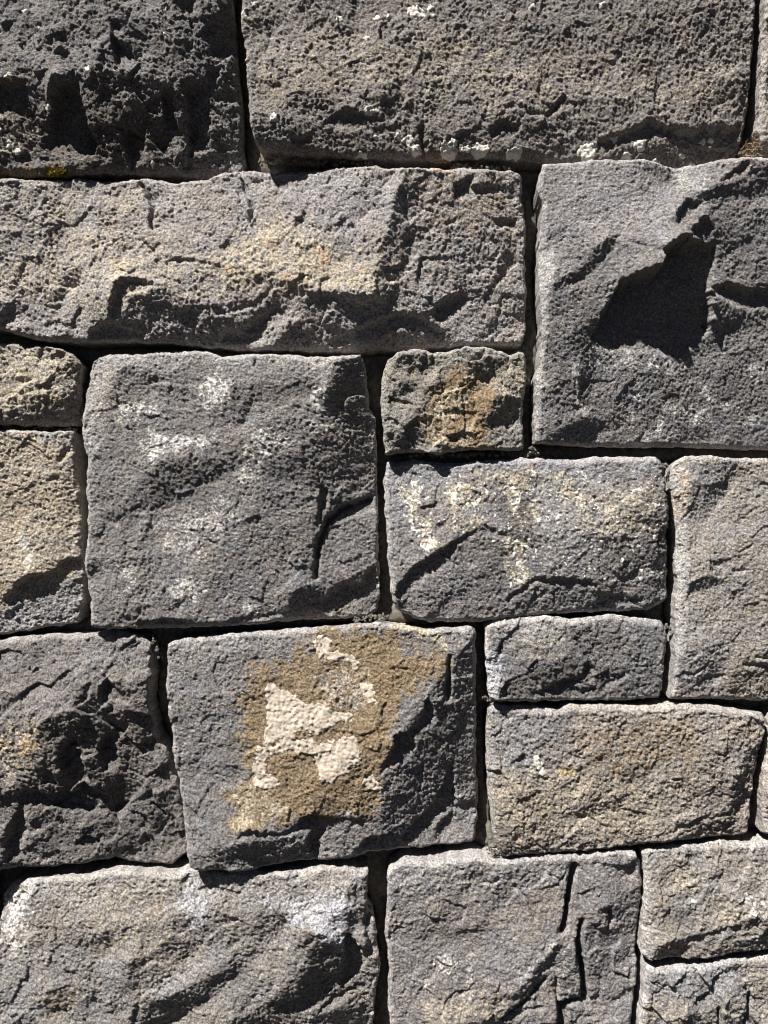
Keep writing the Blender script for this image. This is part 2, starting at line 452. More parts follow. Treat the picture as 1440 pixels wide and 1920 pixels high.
    # crusts of lichen: thin raised skins of their own
    for (nm, lab, mat, thick, feather, shapes) in spec.get('crusts', []):
        for sh in shapes:
            if sh[0] == 'disc':
                _, ax, ay, arx, ary = sh; dd = (1-np.sqrt(((x-ax)/arx)**2+((y-ay)/ary)**2))*min(arx, ary)
            else:
                dd = poly_sd(x, y, sh)
            na = feather*(.5*PN[1](x/16, y/16)+.6*PN[4](x/7, y/7)+.4*PN[5](x/3.6, y/3.6))+(1.0 if sh[0] == 'disc' else 0)
            dd = dd+na
            if thick < 1.5 and nm == 'lichen':
                sp = .5*PN[13](x/10+3.3, y/10)+.65*PN[14](x/5, y/5+1.7)+.4*PN[12](x/24, y/24)
                dd = np.minimum(dd, (sp-(.12 if thick > .95 else .38))*9)
            vm = dd > -1.5
            fq = q[vm.reshape(-1)[q].any(1)]
            if len(fq) < 4: continue
            lift = np.clip(dd, -2.5, 1.6)/1.6*thick*(.75+.35*PN[2](x/9, y/9))+.25*PN[3](x/3, y/3)-.2
            cc = to_world(x, y, h+lift).reshape(-1, 3)
            us, inv = np.unique(fq, return_inverse=True)
            m2 = grid_mesh(nm, cc[us]-org, inv.reshape(-1, 4), mat)
            o2 = bpy.data.objects.new(nm, m2); sc.collection.objects.link(o2); o2.parent = ob
            if lab: o2['label'] = lab
    STONE_H.append((np.vstack([top, right[1:], bottom[::-1][1:], left[::-1][1:-1]]), Z, bx0, by0, spec.get('out', 0)))
    return ob

# ---------------------------------------------------------------- the stones in the picture
def F(*rows):
    out = []
    for r in rows:
        if r[0] == 'crack': out.append(('crack', r[1], pts(r[2])))
        elif len(r) == 3: out.append((r[0], r[1], pts(r[2])))
        else: out.append((r[0], pts(r[1])))
    return out
def C(*rows):
    out = []
    for kind, op, fe, sp, sh in rows:
        if isinstance(sh, str):
            if sh.startswith('line'):
                a = sh.split(None, 2); sh = ('line', float(a[1]), pts(a[2]))
            elif sh.startswith('disc'):
                sh = ('disc', *[float(q) for q in sh.split()[1:]])
            else: sh = pts(sh)
        out.append((kind, op, fe, sp, sh))
    return out
def discs(s):
    v = [float(q) for q in s.replace(',', ' ').split()]
    return [('disc', v[i], v[i+1], v[i+2], v[i+2]*.85) for i in range(0, len(v), 3)]

STONES = [
 dict(label='dark pitted stone with black hollows, top left corner', seed=1, base=(0.163, 0.158, 0.150), rough=1.2, chip=1.3, grain=1.5, edge=.1,
  top='-330,-130 60,-132 437,-130', right='435,0 441,100 448,174 448,271', bottom='-330,335 0,330 120,327 200,319 310,312 380,313 446,307', left='-332,100',
  round=(8, 10, 14, 8),
  feats=F(('r', '382,0 434,0 444,150 385,150'), ('M', .34, '153,163 215,150 305,157 347,150 417,139 441,156 448,271 417,302 312,305 236,305 180,285'),
   ('M', .2, '0,190 90,185 100,240 60,300 0,315'),
   ('K', '0,173 60,170 62,195 45,222 20,225 0,235'),
   ('K', '121,177 153,163 163,215 174,250 184,274 167,292 132,271 94,253 83,278 75,271 101,236'),
   ('K', '347,153 389,149 385,243 375,278 344,285 347,226'), ('K', '309,167 323,174 330,233 305,236'),
   ('K', '222,236 271,250 267,295 240,305 233,271'), ('K', '410,70 434,70 434,108 392,104'), ('K', '389,128 410,128 406,156 385,160'),
   ('R', '417,7 434,7 434,63 413,52'), ('K', '215,56 236,59 231,83 222,87'), ('K', '222,87 253,104 257,115 288,97 288,108 240,137 222,128'),
   ('D', '132,62 128,87 94,100 110,80'), ('D', '160,52 188,32 190,38 165,54'), ('D', '330,12 372,4 352,26 335,26'),
   ('K', '395,170 442,160 444,180 400,182'), ('D', '400,235 425,255 420,290 395,280'),
   ('L', -.2, '94,257 125,260 170,295 139,312 100,305'), ('L', -.2, '295,240 347,240 340,278 295,288'), ('L', -.2, '417,292 447,275 444,303')),
  cols=C(('brown', .45, 40, 0, '0,190 100,190 200,165 340,180 330,300 160,320 0,320'), ('cream', .5, 8, .5, '0,225 80,230 60,290 0,300'),
    ('pale', .5, 6, .3, 'disc 432 285 16 14'), ('ochre', .7, 8, .2, '10,318 120,312 130,330 0,332')),
  crusts=[('lichen', None, M_LICHEN, 2.2, 4, discs('25,278,8 5,252,6 35,162,6 38,288,5 100,213,5 180,150,5 242,210,5 315,26,4 418,4,6 55,30,5 318,78,4 280,298,4'))]),
 dict(label='broad pitted grey-brown stone dotted with white lichen, top of the picture', seed=2, base=(0.201, 0.189, 0.169), rough=1.0, chip=0.5, grain=1.7, edge=.15, tilt=(-.02, -.03),
  top='456,-130 900,-132 1422,-130', right='1419,0 1419,49 1414,150 1410,210', bottom='485,283 560,290 650,297 740,298 830,299 900,293 1012,297 1125,307 1237,315 1312,311 1399,291',
  left='455,0 452,35 461,100 465,150 470,210 478,265', round=(8, 8, 14, 6),
  feats=F(('M', .28, '480,230 600,250 700,262 900,250 900,292 480,280'), ('M', .22, '930,210 1125,220 1110,274 1012,292 926,290'),
   ('M', .22, '1376,142 1413,127 1410,217 1380,217'), ('M', .12, '1050,60 1400,0 1400,110 1200,140'), ('L', -.08, '480,60 700,40 720,200 500,200'),
   ('K', '600,253 622,231 655,220 687,227 730,235 694,246 651,249 622,243'), ('K', '687,249 756,244 745,256 694,258'), ('K', '546,264 586,267 579,282 550,282'),
   ('K', '795,240 803,290 790,296 785,245'), ('K', '919,247 941,232 975,244 960,262 922,262'), ('K', '930,214 960,200 982,210 956,212'),
   ('K', '1020,222 1035,205 1056,186 1060,192 1042,212 1030,226'),
   ('D', .40, '1110,277 1132,262 1177,246 1219,228 1260,236 1320,234 1402,224 1402,277 1380,289 1312,300 1260,311 1207,311 1125,304'),
   ('K', 1.0, '1110,277 1125,262 1140,262 1150,250 1177,246 1190,236 1205,236 1219,225 1240,229 1252,240 1262,233 1279,246 1295,240 1305,247 1320,231 1345,236 1355,226 1375,234 1402,221 1402,252 1360,262 1340,256 1310,272 1282,268 1258,262 1232,256 1210,262 1190,268 1160,275 1130,290'),
   ('L', -.2, '1219,251 1230,236 1267,244 1260,255'), ('L', -.2, '1346,296 1372,274 1372,292'), ('crack', (3, 5), '986,217 1024,222 1040,205 1054,187')),
  cols=C(('cream', .35, 40, .55, '480,80 900,60 1100,130 1380,90 1390,200 1100,200 900,200 700,190 500,170'), ('orange', .25, 8, .4, 'disc 1285 65 12 20'),
    ('brown', .3, 25, .2, '520,270 900,262 1100,285 1390,285 1390,300 520,296'), ('dark', .35, 40, 0, '460,-130 1420,-130 1420,-20 1200,30 900,0 700,-5 460,-20')),
  crusts=[('lichen', None, M_LICHEN, 2.4, 5, discs('780,27,15 637,40,6 708,38,6 725,38,4 806,20,5 811,34,4 685,80,5 692,221,9 711,217,5 518,237,7 680,296,8 672,298,5 765,272,10 780,285,10 748,264,6 707,266,5 840,285,16 848,274,9 900,283,13 968,287,10 873,282,6 1102,285,17 1112,276,9 1155,258,6 1202,269,11 1178,289,8 1240,300,13 1270,309,7 1313,296,7 1328,254,6 1345,250,5 1384,289,5 460,24,6 478,11,5 994,20,5 1128,16,5 1290,280,6 955,291,7'))]),
 dict(label='edge of a pale stone at the top right, beyond a wide dark joint', seed=3, base=(0.254, 0.238, 0.198), rough=1, grain=1.4,
  top='1440,-130 1600,-132 1800,-130', right='1802,100', bottom='1431,268 1500,296 1800,298', left='1438,0 1431,94 1429,187 1427,240', feats=[]),
 dict(label='long pale stone with cream and orange blotches, broken along its lower edge', seed=4, base=(0.294, 0.282, 0.260), rough=1.2, chip=0.7, grain=1.4, edge=.2, tilt=(.02, .04),
  top='-260,340 0,337 108,333 144,328 202,330 267,326 325,331 379,330 415,317 462,312 520,313 597,313 698,313 729,323 811,321 873,317 927,321 958,321 976,328',
  right='980,379 988,430 986,477 991,539 991,622', bottom='-260,612 0,617 36,628 72,640 180,643 307,643 415,651 480,655 616,657 674,656 729,652 842,643 984,640', left='-262,470',
  round=(12, 7, 9, 8),
  feats=F(('M', .13, '750,330 985,330 990,640 840,640 730,590 725,480'), ('M', .12, '0,345 120,360 130,520 60,560 0,540'), ('L', -.14, '120,360 260,350 440,340 600,330 700,330 640,420 620,480 700,500 700,560 560,540 430,500 300,520 130,520'),
   ('r', .36, '748,356 791,340 772,446 760,508 729,582 713,582 713,484 733,418'), ('M', .24, '690,330 730,335 700,400 672,412 655,402'),
   ('D', .38, '231,543 311,543 383,590 484,575 520,536 520,579 484,615 404,647 300,640 231,615'), ('D', .36, '119,521 163,499 152,528 119,557 90,575'),
   ('D', .4, '0,564 25,568 22,597 0,615'), ('D', .4, '531,624 550,601 597,621 608,640 608,657 523,652'), ('L', -.12, '488,652 503,586 538,586 531,621 511,652'),
   ('K', '231,543 260,532 311,546 253,564 238,597 224,611 217,600'), ('K', '170,629 202,611 253,622 285,637 253,642 173,644'), ('K', '401,593 480,572 520,536 495,579 415,597'),
   ('K', '451,622 506,586 498,629 487,651 404,651 419,622'), ('K', '569,558 608,558 655,566 717,589 713,599 667,586 628,578 597,578'),
   ('D', .42, '612,640 698,609 737,590 779,590 838,621 838,640 729,652 616,657'), ('K', '612,645 660,622 698,607 721,597 737,590 779,588 811,605 838,621 836,634 800,622 770,612 740,618 700,632 660,642 630,654'), ('K', '811,586 830,562 869,547 884,562 853,586 838,621'),
   ('K', '850,376 853,352 888,333 884,356 947,354 939,364 892,368 857,381'), ('K', '721,523 756,523 748,531 725,533'), ('K', '756,457 779,442 779,457 760,469'),
   ('K', '822,426 857,411 853,422'), ('K', '916,438 931,414 966,411 970,426 958,449 958,426 931,424'), ('K', '90,579 116,573 126,579 98,584'), ('K', '90,608 112,604 159,615 152,617 116,613 94,620'),
   ('K', '163,460 180,456 173,469'), ('R', '268,350 282,362 289,395 287,428 281,420 284,395'), ('R', '455,345 475,385 470,415 466,390'), ('D', '930,450 960,480 940,520 915,540 925,490'), ('D', '980,570 990,560 990,600 982,605'),
   ('crack', (3.2, 11), '264,344 278,366 285,388 285,398 283,420 287,429'), ('crack', (2.8, 8), '451,333 459,359 473,388 469,416')),
  cols=C(('cream', .75, 40, .25, '430,470 520,415 600,430 625,480 720,500 715,570 640,560 560,555 470,545 380,520'), ('cream', .8, 14, .1, '215,490 275,495 265,525 225,530'), ('cream', .45, 50, .4, '0,470 200,440 430,480 430,560 200,580 0,560'),
    ('cream', .3, 50, .4, '0,345 250,345 300,450 0,460'), ('lav', .5, 30, 0, '500,325 720,325 690,420 640,470 560,430'),
    ('orange', .55, 8, .1, 'disc 508 463 9 11'), ('orange', .65, 9, .05, 'disc 608 492 10 20'), ('orange', .6, 8, .1, 'disc 540 530 8 14'), ('orange', .5, 7, .1, 'disc 563 529 7 9'), ('orange', .45, 6, .1, 'disc 435 512 7 8'),
    ('orange', .45, 6, .1, 'disc 675 515 7 6'), ('orange', .35, 6, .2, 'disc 775 390 9 8'), ('peach', .5, 8, .1, 'disc 830 323 16 6'), ('ochre', .4, 20, .4, '740,340 900,330 980,400 980,480 800,420'))),
 dict(label='large grey stone with a deep black hollow across its middle, right side', seed=5, level=.35, base=(0.204, 0.200, 0.192), rough=.7, chip=0.35, grain=.95, edge=.45, tilt=(.0, .02), out=8,
  top='1015,314 1093,312 1193,312 1237,319 1260,323 1287,320 1343,313 1440,308 1562,310', right='1564,560', bottom='1002,832 1113,837 1193,837 1293,836 1440,840 1560,840',
  left='1002,360 1012,393 1008,447 1005,493 1005,547 1010,613 1008,680 1000,723', round=(14, 8, 10, 9),
  feats=F(('M', .2, '1103,650 1140,660 1277,670 1330,615 1440,600 1560,600 1560,835 1110,835'), ('M', .2, '1327,413 1440,397 1560,400 1560,543 1330,543'), ('M', .12, '1027,557 1093,547 1137,567 1115,600 1027,647'),
   ('M', .2, '1173,317 1237,323 1260,357 1243,363 1193,333'), ('L', -.34, '1260,333 1290,323 1360,340 1323,367 1293,380 1270,353'),
   ('D', .30, '1323,370 1360,343 1383,317 1390,323 1440,330 1560,330 1560,380 1440,373 1343,387 1320,380'), ('K', '1330,360 1357,340 1385,317 1383,343 1353,357'),
   ('D', .3, '1330,557 1373,580 1440,580 1440,613 1360,613 1333,620'), ('D', .4, '1090,520 1103,477 1127,462 1143,462 1127,487 1110,513 1093,523'), ('K', '1150,465 1173,473 1217,498 1190,488 1160,473'),
   ('D', .45, '1027,543 1053,533 1083,513 1093,520 1060,547'), ('l', -.6, '1008,480 1030,483 1027,543 1008,547'), ('r', .35, '1100,640 1120,640 1110,700 1105,760 1085,740 1075,700'),
   ('D', .42, '1057,813 1063,793 1107,777 1133,790 1120,827 1060,827'), ('D', .3, '1270,825 1280,800 1300,790 1295,825'),
   ('K', '1250,423 1267,393 1297,397 1280,420 1260,443'), ('L', -.3, '1273,440 1297,403 1303,403 1300,423 1270,450'), ('K', '1277,447 1307,423 1327,440 1313,457 1293,460'),
   ('D', .3, '1335,455 1365,462 1390,440 1375,470 1340,480'),
   ('K', 1.08, '1145,557 1150,543 1193,527 1220,522 1220,493 1253,468 1293,467 1333,467 1330,507 1322,547 1330,613 1310,647 1277,668 1243,660 1193,650 1140,657 1103,640 1120,597'),
   ('K', '1327,543 1363,535 1400,547 1440,545 1560,550 1560,580 1440,577 1403,580 1373,570 1337,553')),
  cols=C(('pale', .7, 12, .2, 'line 6 1235,318 1262,340 1290,375 1300,395'), ('pale', .5, 14, .3, '1250,340 1310,345 1310,400 1270,390'), ('lav', .5, 40, 0, '1020,320 1240,325 1260,380 1200,480 1040,470'),
    ('white', .55, 7, .35, 'line 6 1325,730 1345,750 1370,760 1400,765'), ('white', .55, 7, .35, 'line 5 1195,712 1197,745'), ('white', .5, 7, .35, 'line 5 1250,755 1245,790 1242,815'), ('white', .5, 7, .35, 'line 6 1070,690 1078,720 1080,755 1095,770'),
    ('white', .5, 9, .4, 'disc 1245 685 22 16'), ('white', .5, 9, .4, 'disc 1330 783 22 14'), ('white', .5, 9, .4, 'disc 1425 700 14 26'), ('white', .5, 9, .4, 'disc 1425 788 16 12'), ('white', .45, 9, .4, 'disc 1215 820 22 10'), ('white', .4, 9, .4, 'disc 1290 770 30 12'), ('white', .45, 8, .4, 'line 5 1185,765 1192,800'),
    ('white', .4, 9, .45, '1105,650 1300,668 1300,700 1150,690 1090,700'), ('pale', .7, 10, 0, '1004,480 1030,483 1026,545 1012,620 1010,690 1022,720 1014,760 1002,820'))),
 dict(label='small rough cream-speckled stone at the left edge, upper of two', seed=6, base=(0.284, 0.268, 0.224), rough=1.1, chip=1.2, grain=1.7, edge=.1,
  top='-170,645 0,641 18,638 39,647 106,650 132,660', right='154,682 148,720 148,765', bottom='-170,795 0,796 76,799 142,795', left='-172,720', round=(12, 10, 8, 8),
  feats=F(('K', '97,680 100,665 130,656 133,671 106,677'), ('D', .4, '97,771 130,723 151,720 148,792 100,789'), ('M', .3, '0,771 91,777 91,798 0,795'), ('L', -.15, '10,660 90,670 90,740 10,760'), ('r', .3, '130,665 152,690 148,730 130,720')),
  cols=C(('cream', .6, 20, .35, '0,660 120,665 120,760 0,770'),)),
 dict(label='ochre-cream stone at the left edge with a black diagonal break', seed=7, base=(0.358, 0.322, 0.250), rough=.9, chip=0.5, grain=1.4, edge=.25,
  top='-210,808 0,806 60,806 85,810 138,807', right='140,820 142,877 148,922 151,998 152,1046 156,1073 154,1125', bottom='-210,1196 0,1191 60,1182 139,1171', left='-212,1000', round=(8, 6, 8, 8),
  feats=F(('M', .1, '0,1140 75,1118 151,1067 154,1125 139,1170 0,1191'), ('D', .4, '0,1158 36,1127 42,1140 9,1164'), ('K', '6,1125 30,1100 60,1079 100,1073 121,1052 151,1046 154,1064 121,1088 91,1109 60,1121 30,1134'),
   ('K', '106,871 121,844 136,838 124,862 112,871'), ('K', '91,898 109,889 112,904'), ('M', .15, '110,830 140,830 150,940 120,940')),
  cols=C(('greyblue', .75, 14, 0, '0,1140 75,1118 151,1067 156,1125 139,1175 0,1195'), ('greyblue', .6, 14, 0, '60,808 140,808 140,830 100,835 70,820'), ('greyblue', .4, 20, .3, '120,1000 152,1000 152,1050 130,1050'), ('yellow', .5, 16, .3, 'disc 100 935 16 18'), ('yellow', .35, 16, .3, 'disc 95 855 14 14'), ('yellow', .5, 12, .2, 'disc 2 1090 12 30'),
    ('white', .5, 8, .2, 'line 7 42,1000 55,1030 64,1062'))),
 dict(label='big square grey stone with scattered pale lichen, left of centre', seed=8, base=(0.203, 0.198, 0.187), rough=.7, chip=0.4, grain=1.05, edge=.5, out=4,
  top='170,674 186,665 265,663 315,657 390,659 419,669 486,665 557,669 619,673 677,669', right='688,694 692,765 704,782 706,832 708,932 710,1057 714,1119', bottom='178,1173 265,1177 348,1177 557,1166 623,1166 686,1162 706,1150',
  left='163,690 156,744 157,827 169,861 167,911 171,994 165,1057 175,1119', round=(14, 8, 10, 10),
  feats=F(('l', -.32, '165,690 215,665 215,723 165,815'), ('M', .2, '232,694 252,682 332,719 357,711 407,711 307,740 236,740'), ('M', .2, '440,723 557,723 598,736 473,761 440,748'), ('D', .4, '448,794 465,752 477,748 473,769 457,794'),
   ('M', .26, '248,932 307,865 390,852 457,873 390,911 327,948 248,957'), ('M', .3, '178,973 244,957 252,969 190,977'), ('M', .14, '457,957 557,898 594,932 590,1015 515,1015 448,1015'), ('M', .12, '480,800 560,780 610,815 557,840 500,870'),
   ('D', .4, '319,1136 348,1115 357,1119 323,1144'), ('D', .35, '244,1148 273,1132 278,1148 244,1161'), ('D', .3, '173,1061 194,1048 194,1073 173,1086'),
   ('r', .36, '632,678 682,673 698,782 702,932 707,1140 590,1098 594,994 602,907 557,840 611,815 615,736'), ('M', .12, '607,1036 623,986 702,957 702,1057 640,1094 594,1090'), ('D', .42, '532,1144 552,1102 594,1098 602,1140 598,1161 536,1161'),
   ('crack', (4, 12), '592,1085 596,1020 614,975 645,950 690,936'), ('K', '602,907 615,923 611,965 594,998'), ('K', '590,1090 594,1015 611,973 640,948 677,940 698,927 700,957 661,969 623,986 602,1036'), ('K', '598,1132 632,1102 682,1094 702,1057 711,1119 661,1132 607,1144'),
   ('K', '240,1167 307,1159 407,1165 515,1150 532,1153 407,1177 265,1177'), ('D', '655,700 680,710 682,740 660,740'), ('D', '665,850 690,835 698,850 670,870'), ('D', '612,740 632,735 640,780 620,790')),
  cols=C(('white', .6, 16, .35, 'disc 405 735 30 34'), ('white', .6, 14, .4, 'disc 255 774 34 14'), ('white', .6, 16, .35, '285,810 330,815 400,820 395,850 320,845 290,870 270,850'), ('white', .55, 14, .4, 'disc 500 830 36 22'),
    ('white', .55, 14, .4, 'disc 605 760 14 50'), ('white', .4, 14, .45, 'disc 470 890 20 30'), ('white', .6, 12, .25, '232,1060 255,1065 260,1110 245,1100'), ('white', .6, 12, .3, 'disc 360 1105 34 18'), ('white', .5, 10, .3, 'disc 475 1142 12 14'), ('white', .5, 10, .3, 'disc 525 1140 14 10'),
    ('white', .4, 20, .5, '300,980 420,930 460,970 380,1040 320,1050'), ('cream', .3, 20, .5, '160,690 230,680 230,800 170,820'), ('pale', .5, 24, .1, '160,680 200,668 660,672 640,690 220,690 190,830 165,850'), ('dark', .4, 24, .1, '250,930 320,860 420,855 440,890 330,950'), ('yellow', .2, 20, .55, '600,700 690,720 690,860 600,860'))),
 dict(label='small squarish stone with an ochre blotch in its middle', seed=9, base=(0.231, 0.223, 0.191), rough=.8, chip=1.3, grain=1.2, edge=.3, out=6,
  top='727,673 745,662 786,654 805,662 837,661 869,651 908,651 937,657 957,665 972,659 986,665', right='988,709 985,743 984,800', bottom='722,853 770,848 823,853 862,845 919,844 972,844 984,842', left='714,711 713,755 717,800', round=(7, 6, 7, 7),
  feats=F(('M', .25, '736,693 747,670 791,665 789,686 745,690'), ('M', .32, '880,684 896,663 942,661 958,670 933,690 919,706 901,711 889,700'), ('L', -.2, '759,768 777,732 814,686 837,681 800,732 782,768'), ('r', .38, '921,755 931,743 983,743 983,787 919,800 908,782'),
   ('D', .3, '724,810 766,805 793,814 791,835 724,837'), ('l', -.8, '716,711 731,668 744,662 735,690 722,715'), ('K', '791,681 800,665 807,674 802,686 791,688'), ('D', '798,736 805,725 823,722 818,732'), ('D', '754,755 768,748 759,760'), ('K', '960,752 984,748 983,768 967,764'), ('D', .3, '735,725 760,715 770,735 745,745')),
  cols=C(('ochre', .9, 16, 0, '785,795 800,750 830,715 850,690 880,695 895,715 930,725 935,750 908,782 918,835 840,842 800,820'), ('cream', .8, 10, .3, '790,790 820,750 860,720 880,760 830,800 850,840 815,835'), ('cream', .7, 8, .15, 'disc 880 705 12 14'), ('yellow', .6, 8, .2, 'disc 775 702 7 6'), ('cream', .6, 8, .3, '860,800 890,795 885,830 850,840'), ('cream', .5, 10, .3, '900,715 985,670 985,740 940,745'))),
 dict(label='stone covered in cream-white lichen flecks, cut by a diagonal crack, right of centre', seed=10, base=(0.219, 0.215, 0.207), rough=.8, chip=0.5, grain=1.2, edge=.6, out=2,
  top='725,866 773,861 827,867 911,863 1007,857 1073,863 1115,855 1232,857', right='1244,878 1246,923 1252,1007 1259,1090', bottom='742,1142 802,1167 890,1167 982,1158 1036,1153 1107,1151 1227,1145 1257,1128', left='719,902 723,973 727,1048 736,1127', round=(16, 9, 9, 10),
  feats=F(('M', .08, '777,1107 857,1048 898,1002 982,1015 957,1107 932,1148 807,1165'), ('M', .15, '1140,998 1248,965 1257,1073 1157,1090'), ('M', .3, '790,919 836,915 844,957 827,986 815,990'), ('r', .3, '1223,1007 1248,986 1259,1107 1232,1107'), ('L', -.12, '740,880 1220,875 1220,960 1000,1000 900,970 760,980'),
   ('D', .27, '957,1127 998,1090 1044,1098 1148,1102 1198,1123 1252,1127 1223,1146 1107,1150 961,1157'), ('D', .28, '802,1140 815,1115 869,1098 882,1111 836,1127 815,1161 798,1165'),
   ('K', '744,1115 748,1094 773,1065 815,1036 865,1007 894,990 896,1000 857,1023 852,1044 815,1073 773,1090 773,1111 752,1127'), ('K', '902,982 923,990 957,1005 977,994 948,1009 923,1007'), ('K', '940,1132 957,1115 994,1086 1023,1082 1107,1090 1119,1102 1044,1098 998,1094 965,1123 948,1134'),
   ('K', '1115,1140 1140,1111 1211,1127 1190,1132 1148,1123 1127,1146'), ('D', '1160,1085 1190,1065 1192,1040 1200,1062 1180,1085'), ('D', .35, '885,1080 905,1070 905,1082 890,1085'), ('D', '1238,995 1252,990 1252,1005 1240,1008')),
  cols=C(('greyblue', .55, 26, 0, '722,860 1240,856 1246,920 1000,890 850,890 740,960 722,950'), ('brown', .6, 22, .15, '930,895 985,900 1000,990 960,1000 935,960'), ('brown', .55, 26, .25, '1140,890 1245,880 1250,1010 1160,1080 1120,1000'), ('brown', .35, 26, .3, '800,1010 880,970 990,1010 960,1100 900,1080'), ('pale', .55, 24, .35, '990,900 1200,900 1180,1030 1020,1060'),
    ('cream', .9, 9, .3, '745,905 785,905 790,950 775,990 760,960'), ('cream', .9, 9, .3, '835,905 880,910 905,950 845,955'), ('cream', .9, 9, .35, '770,960 805,985 830,1030 790,1030'), ('cream', .95, 8, .15, '940,903 970,905 975,930 960,965 950,935'), ('cream', .95, 8, .15, '995,940 1010,955 1010,975 998,970'), ('cream', .95, 8, .2, '1045,915 1075,920 1090,935 1060,940'), ('cream', .9, 8, .3, '950,1010 985,1015 980,1060 1005,1080 960,1100 945,1060'),
    ('peach', .35, 8, .2, 'disc 997 882 10 8'), ('cream', .6, 8, .2, 'disc 1045 892 16 10'), ('cream', .6, 8, .2, 'disc 1066 902 7 7'), ('white', .6, 10, .3, '1185,1085 1215,1065 1240,1050 1240,1075 1200,1100'), ('cream', .5, 10, .45, '1060,930 1220,900 1230,1000 1100,1010'), ('cream', .55, 9, .4, '820,1000 870,940 910,975 860,1005'), ('cream', .5, 9, .4, '880,880 1000,880 990,920 900,930')),
  crusts=[('lichen', 'cream-white lichen flecks', M_LICHEN, 1.0, 5, [pts(q) for q in ('745,900 785,900 792,950 775,992 755,960', '835,900 880,905 908,950 845,960', '770,960 808,985 835,1032 790,1034', '936,898 972,900 980,930 962,970 946,940', '992,935 1012,950 1012,980 996,975', '1042,912 1078,915 1094,938 1058,944', '946,1006 990,1010 985,1055 1010,1082 958,1105 940,1060')]),
   ('lichen', 'fine pale lichen specks', M_LICHEN, .9, 8, [pts('735,885 900,890 1000,880 1230,885 1245,1000 1235,1080 1180,1100 1010,1080 950,1100 910,980 800,1040 760,1000')])]),
 dict(label='tall pale buff stone with a smooth left margin at the right edge', seed=11, base=(0.285, 0.271, 0.241), rough=.8, chip=0.5, grain=1.1, edge=.4, out=2, tilt=(.03, .02),
  top='1266,868 1291,853 1330,854 1373,859 1411,857 1440,859 1602,860', right='1604,1080', bottom='1258,1312 1355,1314 1440,1317 1602,1318', left='1261,899 1265,955 1266,1019 1271,1095 1266,1146 1265,1223', round=(10, 8, 8, 7),
  feats=F(('l', -.28, '1264,873 1294,868 1291,983 1286,1095 1279,1197 1263,1299 1262,1223 1266,1100'), ('M', .2, '1297,868 1378,868 1373,901 1330,973 1294,983'), ('M', .25, '1286,1095 1307,1077 1363,1075 1348,1095 1297,1111'), ('M', .18, '1271,1223 1348,1202 1363,1223 1343,1274 1322,1315 1263,1315'), ('D', .25, '1376,1259 1399,1248 1440,1259 1602,1270 1602,1317 1348,1312 1343,1287'),
   ('K', '1327,1054 1343,1051 1362,1052 1355,1064 1340,1059'), ('K', '1365,1072 1378,1065 1401,1065 1388,1074'), ('K', '1383,1243 1404,1239 1440,1244 1600,1250 1600,1266 1440,1259 1419,1251 1396,1250'), ('L', -.1, '1380,880 1600,880 1600,1100 1370,1030'), ('D', .3, '1325,1140 1345,1140 1340,1148'),
   ('crack', (2.5, 4), '1279,1259 1297,1264 1322,1246'), ('crack', (2.5, 5), '1414,1230 1440,1233 1470,1235'), ('crack', (2, 3), '1384,1036 1410,1020')),
  cols=C(('pale', .7, 10, 0, '1260,870 1294,868 1291,983 1286,1095 1279,1197 1263,1305 1258,1290'), ('peach', .25, 10, .3, '1275,880 1294,870 1292,950 1270,980'), ('greyblue', .5, 30, 0, '1297,868 1370,870 1340,970 1297,990'), ('yellow', .4, 8, .2, 'disc 1358 1080 7 7'), ('yellow', .3, 12, .35, 'disc 1410 1142 14 10'), ('yellow', .3, 14, .35, '1380,1270 1440,1270 1440,1310 1390,1310'), ('greyblue', .35, 30, 0, '1265,1160 1350,1170 1360,1300 1265,1310'))),
 dict(label='small oblong dark stone with a whitish left end, right of centre', seed=12, base=(0.164, 0.160, 0.152), rough=.8, chip=0.7, grain=1.3, edge=.7, out=0,
  top='911,1173 927,1164 963,1159 1019,1154 1074,1161 1102,1159 1144,1152 1199,1161 1246,1165', right='1255,1193 1252,1237', bottom='920,1311 972,1315 1047,1316 1158,1316 1245,1313', left='908,1196 911,1251 915,1301', round=(13, 8, 8, 9),
  feats=F(('D', .28, '1013,1257 1052,1226 1097,1237 1091,1268 1036,1284 999,1301 936,1307 938,1279'), ('M', .2, '1113,1257 1252,1232 1249,1309 1130,1309'), ('M', .12, '1074,1171 1213,1176 1158,1223 1102,1232'),
   ('K', '1002,1301 1036,1284 1091,1265 1097,1243 1102,1243 1113,1257 1102,1273 1074,1290 1113,1290 1124,1296 1097,1304 1047,1304 1019,1307'), ('K', '1130,1296 1138,1282 1180,1259 1180,1268 1147,1284 1133,1304'), ('D', '1240,1185 1246,1172 1246,1190'),
   ('crack', (2.5, 7), '1079,1197 1088,1215 1102,1237 1111,1254')),
  cols=C(('bluewhite', .85, 12, .05, '909,1218 938,1222 936,1300 914,1302'), ('pale', .5, 16, .2, '912,1165 1020,1156 1060,1165 1040,1210 930,1200'), ('cream', .35, 10, .4, '990,1180 1060,1190 1050,1240 990,1230'), ('greyblue', .45, 20, .1, '1080,1155 1245,1160 1250,1230 1230,1300 1180,1290 1190,1200'))),
 dict(label='dark broken stone with peach stains at the left edge', seed=13, base=(0.183, 0.175, 0.163), rough=1.1, chip=1.25, grain=1.3, edge=.35, tilt=(.0, .03), out=6,
  top='-190,1206 0,1202 26,1194 106,1188 172,1188 190,1182 230,1182 269,1192 286,1206', right='290,1260 286,1318 293,1387 309,1403 327,1469 338,1529 351,1590', bottom='-190,1632 0,1630 106,1628 224,1621 280,1630 317,1628 346,1607', left='-192,1400', round=(12, 7, 8, 8),
